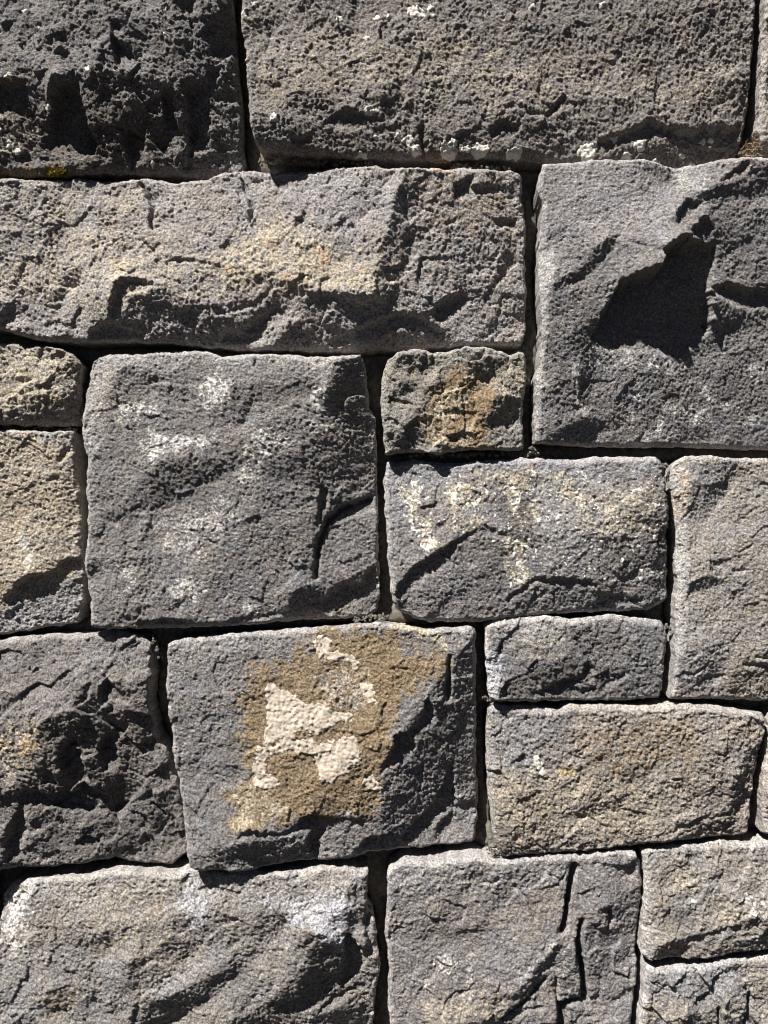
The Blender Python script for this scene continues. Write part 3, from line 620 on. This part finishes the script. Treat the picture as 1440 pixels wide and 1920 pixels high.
  feats=F(('L', -.1, '0,1215 270,1205 280,1280 180,1290 60,1350 0,1340'), ('D', .33, '90,1345 148,1316 185,1297 211,1318 288,1329 293,1387 264,1411 277,1437 238,1498 201,1529 158,1487 148,1477 106,1485 53,1485 58,1453 92,1419 90,1366'), ('M', .14, '53,1500 127,1522 201,1529 224,1558 216,1595 148,1614 100,1622 45,1588'), ('M', .15, '264,1420 320,1450 340,1600 230,1600 230,1530'),
   ('K', '198,1310 206,1268 230,1284 227,1308 219,1329 211,1318'), ('K', '150,1316 174,1292 182,1263 184,1287 168,1312'), ('K', '121,1413 132,1392 148,1368 150,1392 158,1413 164,1437 169,1456 153,1477 132,1445'), ('K', '190,1408 201,1379 216,1366 238,1371 216,1395 224,1424 224,1442 195,1442'),
   ('K', '148,1477 169,1463 174,1479 201,1500 195,1514 164,1495'), ('K', 1.2, '-190,1485 0,1485 26,1485 53,1483 106,1485 148,1482 164,1503 158,1522 127,1522 103,1506 53,1497 0,1501 -190,1500'), ('D', '18,1485 53,1440 55,1450 50,1485'), ('K', '50,1498 47,1543 53,1556 40,1582 45,1614 18,1606 18,1572 26,1540 42,1508'),
   ('K', '203,1516 238,1508 232,1529 216,1543'), ('K', '285,1572 301,1551 311,1537 309,1553 298,1569 285,1577'), ('D', '224,1588 264,1593 259,1606 230,1606'), ('K', '288,1609 322,1599 317,1606 293,1613'), ('D', .5, '0,1609 48,1614 106,1622 158,1614 216,1595 227,1619 169,1624 106,1628 0,1632'), ('D', .3, '27,1312 45,1290 50,1302 36,1312'),
   ('crack', (3, 9), '201,1529 224,1560'), ('crack', (3, 9), '283,1511 305,1535')),
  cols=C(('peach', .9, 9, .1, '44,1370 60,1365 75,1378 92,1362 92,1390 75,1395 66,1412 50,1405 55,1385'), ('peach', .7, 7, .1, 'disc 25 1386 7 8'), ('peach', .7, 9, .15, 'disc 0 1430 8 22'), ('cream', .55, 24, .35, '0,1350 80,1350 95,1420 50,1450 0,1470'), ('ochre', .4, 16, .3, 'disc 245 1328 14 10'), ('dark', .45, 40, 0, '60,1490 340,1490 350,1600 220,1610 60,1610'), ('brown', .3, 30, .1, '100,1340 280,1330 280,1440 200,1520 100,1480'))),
 dict(label='large stone with a brown ochre stain and thick cream lichen crust, lower centre', seed=14, base=(0.209, 0.205, 0.196), rough=.8, chip=0.5, grain=1.1, edge=.4, out=8,
  top='316,1206 330,1198 392,1191 468,1184 557,1178 659,1171 712,1166 757,1172 801,1178 881,1173 892,1180', right='894,1293 897,1427 903,1520', bottom='366,1617 414,1620 477,1622 601,1611 665,1607 752,1597 846,1599 894,1591', left='317,1271 326,1351 334,1427 348,1493 357,1569', round=(10, 8, 8, 8),
  feats=F(('r', .34, '717,1444 743,1382 801,1298 843,1227 894,1182 897,1427 903,1516 859,1516 779,1551 717,1551'), ('D', .4, '454,1551 539,1547 583,1551 588,1609 539,1618 468,1600 459,1573'), ('M', .08, '601,1596 619,1538 681,1538 734,1556 681,1578 659,1604'), ('D', .3, '414,1564 459,1573 423,1618 406,1613'), ('M', .16, '590,1450 700,1460 700,1525 560,1525'), ('M', .1, '320,1300 450,1290 460,1450 340,1440'),
   ('crack', (4, 11), '843,1228 840,1265 840,1310'), ('K', '830,1307 837,1267 843,1227 846,1307 834,1316'), ('K', '739,1369 779,1356 792,1329 801,1298 817,1338 814,1351 779,1369 770,1422 739,1427 712,1444 721,1418 739,1391'), ('K', '757,1564 810,1516 832,1480 850,1427 854,1467 859,1516 854,1529 823,1538 806,1578 761,1582'), ('K', '819,1560 854,1533 854,1569 828,1587'), ('K', '850,1524 903,1516 903,1529 854,1533'),
   ('K', '446,1551 477,1538 539,1547 566,1529 574,1520 681,1527 690,1538 610,1538 601,1560 597,1587 583,1587 583,1551 539,1551 477,1556'), ('K', '583,1551 610,1538 601,1596 592,1609 583,1609'), ('K', '659,1604 686,1569 734,1560 761,1573 757,1591 668,1609'), ('R', '855,1327 866,1350 860,1375 852,1340')),
  cols=C(('ochre', .85, 26, 0, '454,1307 481,1253 539,1236 601,1178 734,1182 761,1218 841,1218 828,1258 748,1307 734,1391 717,1444 712,1516 681,1529 566,1524 446,1542 432,1462 477,1458 459,1360'), ('cream', .55, 12, .35, '446,1480 503,1467 556,1515 450,1542'), ('cream', .5, 12, .4, '590,1260 700,1240 680,1320 600,1330'), ('bluewhite', .4, 10, .4, '590,1260 650,1255 680,1320 640,1330'), ('ochre', .5, 12, .3, '700,1180 760,1190 750,1300 700,1320'),
    ('cream', .8, 8, 0, '740,1168 765,1166 800,1176 832,1192 845,1225 838,1222 820,1200 790,1190'), ('pale', .5, 6, .2, 'line 3 326,1354 380,1348 455,1349'), ('pale', .4, 18, .2, '316,1200 480,1182 480,1215 330,1230'), ('white', .6, 6, .2, 'disc 650 1519 16 6'), ('orange', .3, 8, .3, 'disc 708 1500 10 10'), ('yellow', .3, 14, .45, '460,1340 480,1340 480,1450 462,1440')),
  crusts=[('lichen_crust', 'cream lichen crust', M_CRUST, 1.7, 6, [pts(s) for s in (
    '501,1280 512,1273 530,1289 557,1298 574,1316 601,1313 628,1329 661,1331 661,1344 637,1347 601,1371 574,1360 557,1369 561,1382 583,1373 601,1387 632,1378 668,1369 681,1422 659,1427 654,1440 637,1444 623,1460 601,1449 592,1409 566,1404 548,1398 512,1407 499,1387 503,1338',
    '486,1391 506,1391 503,1436 530,1458 521,1471 499,1467 477,1462 481,1418', '588,1204 601,1189 623,1200 619,1218 654,1222 677,1240 666,1258 659,1240 619,1236 597,1227', '674,1276 703,1278 701,1302 710,1313 694,1313 681,1298', '679,1453 699,1444 717,1467 714,1476 690,1471')])]),
 dict(label='ochre-buff rough stone with a small white paint mark, lower right', seed=15, base=(0.269, 0.249, 0.213), rough=1.0, chip=0.6, grain=1.6, edge=.35, out=2, tilt=(.01, .02),
  top='916,1335 930,1324 985,1325 1050,1331 1070,1323 1157,1323 1226,1325 1280,1319 1348,1325 1387,1332 1432,1338', right='1436,1369 1425,1434 1421,1483', bottom='940,1607 1081,1597 1196,1587 1253,1580 1387,1574 1409,1567', left='911,1376 915,1483 924,1567', round=(14, 10, 8, 8),
  feats=F(('M', .28, '1062,1522 1119,1495 1188,1483 1157,1514 1104,1529 1089,1544'), ('M', .25, '1165,1464 1188,1426 1218,1415 1222,1438 1188,1464'), ('M', .2, '928,1537 1005,1548 1081,1567 1073,1598 940,1605'), ('r', .36, '1371,1453 1398,1403 1432,1376 1425,1434 1390,1483 1383,1529 1371,1491'), ('D', .3, '1249,1567 1303,1541 1379,1529 1375,1575 1249,1579'),
   ('K', '1245,1564 1295,1533 1364,1525 1383,1529 1348,1533 1299,1544 1257,1564'), ('K', '1379,1525 1398,1480 1406,1491 1387,1537'), ('D', '1165,1537 1184,1514 1180,1529'), ('D', '1112,1420 1126,1408 1124,1422'), ('l', -.3, '911,1345 926,1345 926,1520 914,1480')),
  cols=C(('greyblue', .6, 40, .05, '915,1325 1070,1325 1060,1400 1000,1440 920,1440'), ('brown', .5, 24, .25, '1165,1420 1200,1390 1230,1420 1200,1470 1120,1520 1080,1520 1110,1490'), ('cream', .45, 30, .4, '930,1460 1050,1440 1250,1480 1240,1560 950,1570'), ('ochre', .5, 24, .3, '1080,1380 1300,1330 1300,1420 1120,1450'), ('ochre', .35, 24, .3, '930,1535 1010,1545 1000,1600 940,1600'), ('cream', .8, 6, .05, 'disc 996 1441 6 9'), ('yellow', .8, 6, .05, 'disc 1058 1446 13 6'), ('pale', .4, 16, .2, '1180,1322 1430,1330 1420,1345 1180,1340')),
  crusts=[('paint_mark', 'small white paint mark', M_LICHEN, 1.0, 2, [pts('998,1416 1008,1411 1014,1424 1020,1436 1021,1450 1012,1453 1004,1436 999,1424')])]),
 dict(label='edge of a bright buff stone at the lower right margin', seed=16, base=(0.322, 0.298, 0.250), rough=.9, grain=1.3, out=0,
  top='1447,1340 1560,1336 1702,1336', right='1704,1450', bottom='1433,1566 1560,1568 1702,1568', left='1440,1400 1434,1440 1430,1490', feats=[]),
 dict(label='broad stone with chalky white bloom along its top, bottom left corner', seed=17, base=(0.259, 0.248, 0.223), rough=1.0, chip=0.6, grain=1.2, edge=.4, out=4, tilt=(.02, .04),
  top='-6,1690 11,1666 30,1656 75,1650 125,1645 153,1646 181,1637 228,1632 267,1634 333,1634 358,1627 376,1624 400,1634 479,1629 518,1630 571,1628 608,1620 650,1623 689,1631', right='690,1669 688,1696 703,1727 708,1780 714,1809 706,1860 700,1920', bottom='-14,2064 300,2068 698,2064', left='-14,1760 -14,1900', round=(9, 7, 8, 12),
  feats=F(('l', -.3, '0,1683 70,1653 42,1717 36,1794 0,1767'), ('L', -.1, '60,1660 660,1640 640,1700 450,1700 300,1720 120,1740'), ('D', .4, '192,1739 211,1725 206,1744 214,1767 206,1778'), ('D', .3, '244,1844 250,1781 306,1783 267,1800 261,1850 286,1864 256,1867'), ('M', .2, '300,1720 400,1700 380,1770 320,1790'),
   ('L', -.15, '278,1867 306,1839 361,1803 400,1767 430,1740 425,1790 333,1847'), ('D', .3, '278,1869 333,1844 400,1814 447,1801 434,1822 415,1854 386,1875 361,1888 319,1920 264,1930'), ('L', -.08, '420,1860 490,1780 580,1760 560,1820 480,1880 400,1910'),
   ('D', .25, '476,1748 492,1690 542,1714 534,1738 508,1754'), ('D', .38, '574,1722 624,1738 645,1775 642,1828 637,1867 584,1888 508,1901 558,1835 579,1796'), ('D', .35, '451,1883 466,1859 495,1828 479,1854 460,1883'), ('D', .3, '402,1920 447,1896 508,1899 560,1930 400,1960'), ('D', .3, '580,1905 640,1890 690,1860 690,1960 560,1960'),
   ('K', '508,1904 529,1883 563,1867 561,1880 524,1899'), ('K', '592,1901 624,1878 664,1851 687,1854 685,1864 658,1867 632,1888 603,1907'), ('K', '640,1854 648,1785 650,1738 674,1772 677,1814 658,1833 645,1864'), ('K', '250,1920 258,1875 275,1869 264,1883 258,1930'), ('K', '690,1700 700,1730 700,1770 692,1770 680,1720'),
   ('L', -.3, '663,1727 690,1725 690,1764 668,1764'), ('L', -.3, '690,1775 711,1777 703,1801'), ('R', '272,1655 300,1697 290,1690 280,1672'), ('D', .2, '95,1848 145,1848 140,1890 100,1890'), ('crack', (2.5, 3), '108,1700 112,1750 150,1850')),
  cols=C(('bluewhite', .85, 16, .12, '340,1670 365,1632 392,1650 397,1700 376,1727 362,1732 345,1700'), ('bluewhite', .8, 12, .15, '488,1670 530,1672 520,1692 505,1690'), ('bluewhite', .9, 14, .1, '529,1669 571,1682 598,1656 658,1669 663,1706 648,1717 650,1759 642,1775 632,1769 624,1748 598,1730 579,1719 555,1727 542,1714'), ('white', .75, 22, .15, '0,1686 60,1660 45,1710 35,1790 5,1760'), ('pale', .5, 30, .2, '30,1655 680,1630 660,1680 300,1670 80,1680'), ('cream', .35, 40, .4, '150,1660 330,1650 340,1760 200,1780'),
    ('lav', .7, 14, 0, '278,1867 306,1839 361,1803 400,1767 430,1745 425,1790 333,1847'), ('greyblue', .5, 40, .1, '0,1790 60,1790 60,1920 0,1920'), ('greyblue', .4, 30, .1, '150,1800 240,1790 250,1900 160,1900'), ('ochre', .4, 14, .2, '95,1846 145,1848 140,1890 98,1890'), ('dark', .3, 30, 0, '570,1720 650,1770 690,1900 500,1910'))),
 dict(label='grey stone split by upright cracks, bottom centre', seed=18, base=(0.224, 0.217, 0.207), rough=.9, chip=0.7, grain=1.0, edge=.5, out=4,
  top='727,1632 754,1612 816,1615 881,1604 935,1611 1025,1603 1097,1602 1155,1594 1192,1598', right='1202,1623 1206,1688 1202,1761 1200,1833 1187,1920', bottom='738,2062 950,2066 1184,2062', left='725,1688 722,1743 729,1797 727,1869 731,1920', round=(10, 7, 8, 8),
  feats=F(('D', .3, '855,1685 866,1634 888,1620 881,1656 859,1688'), ('M', .2, '920,1652 928,1627 967,1627 953,1656'), ('M', .2, '877,1746 902,1724 953,1724 924,1782 881,1782'), ('M', .14, '783,1699 852,1699 873,1753 826,1782 779,1753'), ('r', .26, '1090,1732 1148,1703 1202,1688 1202,1797 1169,1811 1126,1833 1104,1847'), ('L', -.1, '930,1700 1040,1690 1030,1760 960,1850 880,1850 890,1790'), ('D', .42, '964,1858 989,1826 1039,1757 1047,1768 1018,1826 982,1865'), ('D', .4, '830,1912 902,1901 935,1905 931,1960 830,1960'),
   ('K', 1.2, '1058,1710 1061,1645 1076,1620 1082,1623 1073,1659 1067,1703 1056,1742 1048,1742'), ('K', 1.2, '1077,1782 1083,1735 1092,1724 1091,1768 1093,1804 1104,1854 1106,1876 1090,1876 1090,1833'), ('K', '938,1905 967,1883 1000,1847 1025,1829 1021,1836 989,1869 974,1891 1021,1883 1018,1891 974,1898 949,1910'), ('K', '1047,1880 1101,1876 1097,1880 1065,1887 1061,1950 1047,1950'), ('K', '1079,1920 1083,1909 1126,1903 1097,1912'),
   ('K', '1135,1750 1142,1703 1150,1717 1143,1753'), ('K', '1119,1883 1130,1829 1128,1858 1124,1887'), ('K', '1148,1883 1195,1854 1195,1865 1159,1883'), ('D', '1173,1641 1184,1598 1193,1602 1186,1645'), ('D', '1120,1700 1140,1690 1135,1710'),
   ('crack', (4.5, 17), '1078,1622 1068,1660 1062,1705 1052,1742'), ('crack', (4.5, 16), '1090,1726 1082,1765 1092,1810 1100,1868'), ('crack', (4, 12), '1047,1882 1098,1878'), ('crack', (5, 14), '1053,1885 1053,1960'), ('crack', (3, 8), '940,1905 980,1880 1022,1834'), ('crack', (3.2, 7), '1043,1833 1047,1920 1047,2000'), ('crack', (3, 5), '967,1661 989,1685 1003,1717'), ('R', '980,1676 1004,1712 1003,1718 992,1702')),
  cols=C(('white', .55, 9, .4, 'disc 835 1800 24 16'), ('white', .4, 8, .4, 'disc 800 1830 12 6'), ('white', .45, 10, .45, 'line 9 960,1850 1000,1800 1030,1765'), ('white', .45, 8, .3, 'line 4 880,1790 882,1830 876,1865'), ('pale', .5, 14, .35, '1045,1800 1075,1790 1090,1850 1050,1870'), ('cream', .5, 30, .35, '800,1850 940,1840 940,1920 790,1930'), ('pale', .4, 10, .3, '1140,1720 1190,1730 1160,1750'), ('lav', .4, 40, 0, '930,1780 1000,1780 980,1860 900,1850'), ('pale', .35, 20, .2, '740,1640 1190,1605 1190,1640 740,1680'), ('yellow', .2, 30, .55, '780,1650 1050,1640 1050,1760 800,1750'))),
 dict(label='pale blotched stone with a dark ragged lower edge, bottom right', seed=19, base=(0.271, 0.258, 0.228), rough=.9, chip=0.8, grain=1.3, edge=.5, out=4,
  top='1204,1598 1238,1592 1267,1586 1325,1585 1360,1579 1397,1585 1440,1578 1602,1580', right='1604,1690', bottom='1212,1799 1238,1802 1269,1799 1335,1796 1378,1788 1413,1787 1440,1788 1602,1790', left='1211,1634 1207,1686 1203,1745 1200,1785', round=(10, 8, 8, 8),
  feats=F(('M', .2, '1253,1727 1261,1708 1304,1688 1300,1704 1269,1727'), ('D', .35, '1222,1784 1226,1762 1269,1747 1284,1758 1286,1770 1269,1789 1234,1801'), ('M', .26, '1319,1756 1366,1741 1440,1739 1602,1740 1602,1786 1345,1789 1339,1770'), ('M', .3, '1376,1731 1393,1716 1411,1708 1422,1723 1393,1737'), ('l', -.4, '1207,1719 1216,1727 1220,1793 1203,1784 1201,1754'), ('L', -.1, '1220,1610 1600,1600 1600,1690 1400,1700 1240,1690'), ('D', .25, '1255,1615 1290,1610 1280,1622'),
   ('K', '1284,1758 1292,1749 1316,1743 1347,1733 1366,1729 1376,1729 1393,1737 1374,1741 1351,1745 1319,1754 1304,1762 1286,1764'), ('K', '1426,1749 1440,1723 1600,1730 1600,1760 1440,1754'), ('D', '1325,1640 1340,1630 1350,1640 1330,1650')),
  cols=C(('cream', .6, 18, .35, '1265,1630 1310,1640 1300,1670 1265,1670'), ('cream', .5, 20, .4, '1330,1680 1400,1690 1370,1725 1320,1725'), ('white', .6, 16, .3, '1390,1680 1440,1675 1440,1715 1400,1705'), ('white', .8, 5, 0, 'disc 1294 1683 6 4'), ('brown', .3, 30, .3, '1225,1690 1300,1680 1300,1750 1230,1760'), ('pale', .5, 18, .1, '1205,1720 1220,1730 1222,1795 1203,1790'), ('bluewhite', .35, 14, .3, '1370,1640 1395,1650 1380,1690 1362,1700'), ('pale', .45, 18, .2, '1395,1585 1440,1585 1440,1660 1400,1640'))),
 dict(label='pale grey stone cut by the picture bottom, right corner', seed=20, base=(0.259, 0.251, 0.230), rough=1.0, chip=1.2, grain=1.2, edge=.6, out=2,
  top='1212,1810 1247,1812 1296,1807 1335,1805 1374,1795 1393,1799 1440,1796 1562,1800', right='1564,1930', bottom='1192,2062 1380,2066 1562,2064', left='1208,1832 1203,1890 1196,1920', round=(12, 8, 8, 9),
  feats=F(('D', .22, '1271,1908 1277,1887 1306,1896 1335,1883 1385,1883 1395,1871 1410,1930 1400,1990 1250,1990'), ('K', '1286,1930 1290,1908 1298,1918 1296,1935'), ('K', '1341,1914 1343,1887 1351,1902 1348,1918'), ('K', '1395,1916 1403,1898 1399,1863 1409,1859 1408,1891 1410,1904 1399,1922'), ('M', .2, '1295,1815 1325,1815 1320,1860 1295,1870'), ('D', '1272,1905 1276,1886 1279,1890 1277,1905'), ('crack', (3.5, 10), '1404,1862 1402,1895 1399,1922'), ('crack', (3.5, 10), '1345,1888 1346,1916'), ('crack', (3, 8), '1290,1908 1290,1935')),
  cols=C(('greyblue', .5, 20, .1, '1215,1812 1390,1802 1390,1850 1300,1870 1220,1870'), ('bluewhite', .35, 12, .3, '1340,1810 1385,1815 1370,1860 1320,1870'), ('cream', .4, 18, .4, '1200,1880 1290,1870 1290,1920 1200,1930'), ('cream', .35, 18, .4, '1390,1810 1440,1810 1440,1900 1410,1890'))),
]

wall = bpy.data.objects.new('masonry', None); sc.collection.objects.link(wall)
wall.location = (0, 0, 0)
wall['label'] = 'weathered wall of squared grey and ochre stones with dark recessed joints'
wall['category'] = 'wall'
for s in STONES: build_stone(wall, s)

# ---------------------------------------------------------------- the wall goes on beyond the picture
def rect_spec(x0, y0, x1, y1, seed):
    j = lambda: random.uniform(-5, 5)
    mx, my = (x0+x1)/2, (y0+y1)/2
    g = random.uniform(.18, .27)
    xs = np.linspace(x0, x1, 5); P = lambda L: ' '.join('%f,%f' % q for q in L)
    fe = []
    for k in range(3):
        fx = random.uniform(x0+40, x1-140); fy = random.uniform(y0+.3*(y1-y0), y1-50); fw = random.uniform(60, 160)
        fe.append(('K', [(fx, fy), (fx+fw*.5, fy-14), (fx+fw, fy+6), (fx+fw*.7, fy+18), (fx+.2*fw, fy+22)]))
    fe.append(('D', .3, [(x0, y1-50), (mx, y1-70), (x1, y1-40), (x1, y1), (x0, y1)]))
    return dict(seed=seed, base=(g, g*.96, g*random.uniform(.78, .92)), rough=1.1, chip=1.1, grain=1.3, edge=.4, out=random.uniform(-2, 6), feats=fe,
                top=P([(q, y0+j()) for q in xs]), bottom=P([(q, y1+j()) for q in xs]), right='%f,%f' % (x1+j(), my), left='%f,%f' % (x0+j(), my))
rects = [(-800, -130, -348, 322), (-800, 338, -278, 618), (-800, 638, -188, 796), (-800, 812, -228, 1186), (-800, 1204, -208, 1628), (-800, 1646, -32, 2066),
         (1818, -130, 2240, 298), (1580, 314, 2240, 842), (1620, 860, 2240, 1318), (1720, 1336, 2240, 1566), (1620, 1584, 2240, 1788), (1580, 1806, 2240, 2066)]
for y0, y1, seed in ((-560, -148, 3), (2084, 2580, 5)):
    random.seed(seed); xx = -800
    while xx < 2240:
        wd = random.uniform(360, 620); xe = xx+wd
        if xe > 2040: xe = 2240
        rects.append((xx, y0, xe-16, y1)); xx = xe
random.seed(11)
for i, r in enumerate(rects): build_stone(wall, rect_spec(*r, 30+i), fine=8.0, coarse=8.0)

# ---------------------------------------------------------------- mortar bed between the stones
MS = 10.0
mx0, my0, mx1, my1 = -796, -556, 2236, 2576
nx = int((mx1-mx0)/MS)+1; ny = int((my1-my0)/MS)+1
X, Y = np.meshgrid(mx0+np.arange(nx)*MS, my0+np.arange(ny)*MS); X = X.astype(np.float32); Y = Y.astype(np.float32)
Hs = np.zeros(X.shape, np.float32); Wt = np.zeros(X.shape, np.float32); inner = np.zeros(X.shape, np.float32)
for P, Z, bx0, by0, o in STONE_H:
    i0 = max(0, int((P[:, 0].min()-mx0)/MS)-2); i1 = min(nx, int((P[:, 0].max()-mx0)/MS)+3)
    j0 = max(0, int((P[:, 1].min()-my0)/MS)-2); j1 = min(ny, int((P[:, 1].max()-my0)/MS)+3)
    S = (slice(j0, j1), slice(i0, i1))
    sdv = poly_sd(X[S], Y[S], P)
    hh = bilin(Z, (X[S]-bx0)/RS, (Y[S]-by0)/RS)+o-6
    band = (sdv > 0) & (sdv < 24)
    Hs[S] = np.where(band, hh, Hs[S]); Wt[S] = np.where(band, 1.0, Wt[S])
    inner[S] = np.maximum(inner[S], sstep(4, 16, sdv))
def blur(a, n):
    for _ in range(n):
        a = np.pad(a, 1, mode='edge'); a = (a[:-2]+2*a[1:-1]+a[2:])/4; a = (a[:, :-2]+2*a[:, 1:-1]+a[:, 2:])/4
    return a
Hm = blur(Hs*Wt, 14)/(blur(Wt, 14)+1e-4)
Mh = Hm-62+5*PN[1](X/30, Y/30)+3*PN[2](X/12, Y/12)-45*inner
tri = quads_of(nx, ny)
me = grid_mesh('mortar', to_world(X, Y, Mh).reshape(-1, 3), tri, M_MORTAR)
mo = bpy.data.objects.new('mortar', me); sc.collection.objects.link(mo); mo.parent = wall
# rubble core behind the facing stones
def box(name, lo, hi, mat, parent=None):
    v = [(x, y, z) for x in (lo[0], hi[0]) for y in (lo[1], hi[1]) for z in (lo[2], hi[2])]
    f = [(0, 1, 3, 2), (4, 6, 7, 5), (0, 4, 5, 1), (2, 3, 7, 6), (0, 2, 6, 4), (1, 5, 7, 3)]
    m = bpy.data.meshes.new(name); m.from_pydata(v, [], f); m.materials.append(mat)
    o = bpy.data.objects.new(name, m); sc.collection.objects.link(o); o.parent = parent
    return o
core = box('wall_core', (-1.20, .16, 0.0), (1.20, .50, 2.50), M_MORTAR, wall)

# ---------------------------------------------------------------- crumbs, moss and litter lying in the joints
def mortar_at(x, y): return -22+float(bilin(Hm, np.array([(x-mx0)/MS]), np.array([(y-my0)/MS]))[0])
ico_v, ico_f = None, None
def crumb_mesh(items, name, mat, parent):
    t = (1+5**.5)/2
    V = np.array([(-1, t, 0), (1, t, 0), (-1, -t, 0), (1, -t, 0), (0, -1, t), (0, 1, t), (0, -1, -t), (0, 1, -t), (t, 0, -1), (t, 0, 1), (-t, 0, -1), (-t, 0, 1)])/1.9
    Fc = np.array([(0, 11, 5), (0, 5, 1), (0, 1, 7), (0, 7, 10), (0, 10, 11), (1, 5, 9), (5, 11, 4), (11, 10, 2), (10, 7, 6), (7, 1, 8), (3, 9, 4), (3, 4, 2), (3, 2, 6), (3, 6, 8), (3, 8, 9), (4, 9, 5), (2, 4, 11), (6, 2, 10), (8, 6, 7), (9, 8, 1)])
    vs, fs = [], []
    for k, (x, y, h, r) in enumerate(items):
        vv = V*(1+rng.normal(size=(12, 1))*.18)*r*np.array([1, 1, 1])*rng.uniform(.7, 1.3, 3)
        vs.append(np.stack([x+vv[:, 0], y+vv[:, 1], h+vv[:, 2]], -1)); fs.append(Fc+12*k)
    P = np.concatenate(vs); co = to_world(P[:, 0], P[:, 1], P[:, 2])
    m = bpy.data.meshes.new(name); m.from_pydata(co.tolist(), [], np.concatenate(fs)[:, ::-1].tolist()); m.materials.append(mat)
    o = bpy.data.objects.new(name, m); sc.collection.objects.link(o); o.parent = parent; o['kind'] = 'stuff'
    return o
items = []
for line, n, spread, up in (('660,1166 730,1160', 60, 7, 14), ('770,852 1000,850', 110, 5, 12), ('1232,1172 1262,1180', 30, 7, 16), ('915,1590 940,1600', 30, 9, 18), ('286,1195 300,1230', 24, 6, 14),
        ('1250,868 1262,880', 16, 5, 18), ('1000,838 1012,850', 20, 6, 18), ('480,292 700,304', 90, 6, 10), ('850,305 960,310', 70, 5, 12), ('1400,265 1436,300', 70, 10, 14), ('690,1700 712,1830', 50, 6, 10), ('145,770 160,800', 24, 5, 14), ('905,1312 925,1322', 16, 5, 14), ('0,800 140,803', 40, 4, 8)):
    P = pts(line)
    for _ in range(n):
        t = random.random(); x = P[0][0]+(P[1][0]-P[0][0])*t+random.gauss(0, 2); y = P[0][1]+(P[1][1]-P[0][1])*t+random.gauss(0, spread*.5)
        items.append((x, y, mortar_at(x, y)+random.uniform(0, up), random.uniform(1.2, 4.2)))
crumb_mesh(items, 'mortar_crumbs', M_MORTAR, wall)

def blades(spots, name, mat, n, ln, label):
    vs, fs = [], []
    for cx, cy, rx, ry, h0 in spots:
        for _ in range(n):
            a = random.uniform(0, 6.28); q = math.sqrt(random.random())
            x = cx+rx*q*math.cos(a); y = cy+ry*q*math.sin(a); h = h0+random.uniform(-4, 3)-3*q*q
            dx, dy, dh = random.gauss(0, .7), random.gauss(-.3, .7), random.uniform(.2, 1.1)
            k = ln*random.uniform(.5, 1.3)/math.sqrt(dx*dx+dy*dy+dh*dh)
            px, py = -dy, dx; pl = math.hypot(px, py)+1e-6; px, py = px/pl*.8, py/pl*.8
            b = len(vs)
            vs += [(x-px, y-py, h), (x+px, y+py, h), (x+dx*k*.6+px*.7, y+dy*k*.6+py*.7, h+dh*k*.6), (x+dx*k*.6-px*.7, y+dy*k*.6-py*.7, h+dh*k*.6), (x+dx*k, y+dy*k, h+dh*k)]
            fs += [(b, b+1, b+2, b+3), (b+3, b+2, b+4)]
    P = np.array(vs); co = to_world(P[:, 0], P[:, 1], P[:, 2])
    m = bpy.data.meshes.new(name); m.from_pydata(co.tolist(), [], fs); m.materials.append(mat)
    o = bpy.data.objects.new(name, m); sc.collection.objects.link(o)
    o['kind'] = 'stuff'; o['label'] = label; o['category'] = name.replace('_', ' ')
    return o
blades([(100, 322, 20, 9, -2), (108, 320, 14, 8, 0)], 'moss', M_MOSS, 700, 5, 'yellow-brown moss cushion in the joint under the top left stone')
blades([(45, 325, 32, 6, -3), (3, 330, 8, 6, -3)], 'moss', M_MOSS2, 500, 4, 'thin grey-green moss strip in the joint at the upper left edge')
blades([(1412, 275, 14, 18, -16), (1428, 262, 9, 18, -16), (1360, 300, 22, 5, -16)], 'dry_litter', M_STRAW, 90, 11, 'dry brown plant litter in the upright joint at the upper right edge')
blades([(492, 296, 12, 8, -14), (560, 300, 40, 4, -16), (1180, 306, 20, 4, -14)], 'dry_litter', M_STRAW, 50, 8, 'dry brown plant litter in the joint under the top middle stone')

# ---------------------------------------------------------------- ground
def ground():
    n = 60
    g = np.linspace(-1, 1, n); g = np.sign(g)*np.abs(g)**3*200
    X, Yg = np.meshgrid(g, g)
    v = np.stack([X, Yg, np.full(X.shape, 0.0)], -1).reshape(-1, 3)
    q = quads_of(n, n)[:, ::-1]
    me = grid_mesh('ground', v, q[:, ::-1], M_GROUND)
    o = bpy.data.objects.new('ground', me); sc.collection.objects.link(o); o['kind'] = 'structure'
    o.location = (0, 0, 0)
ground()
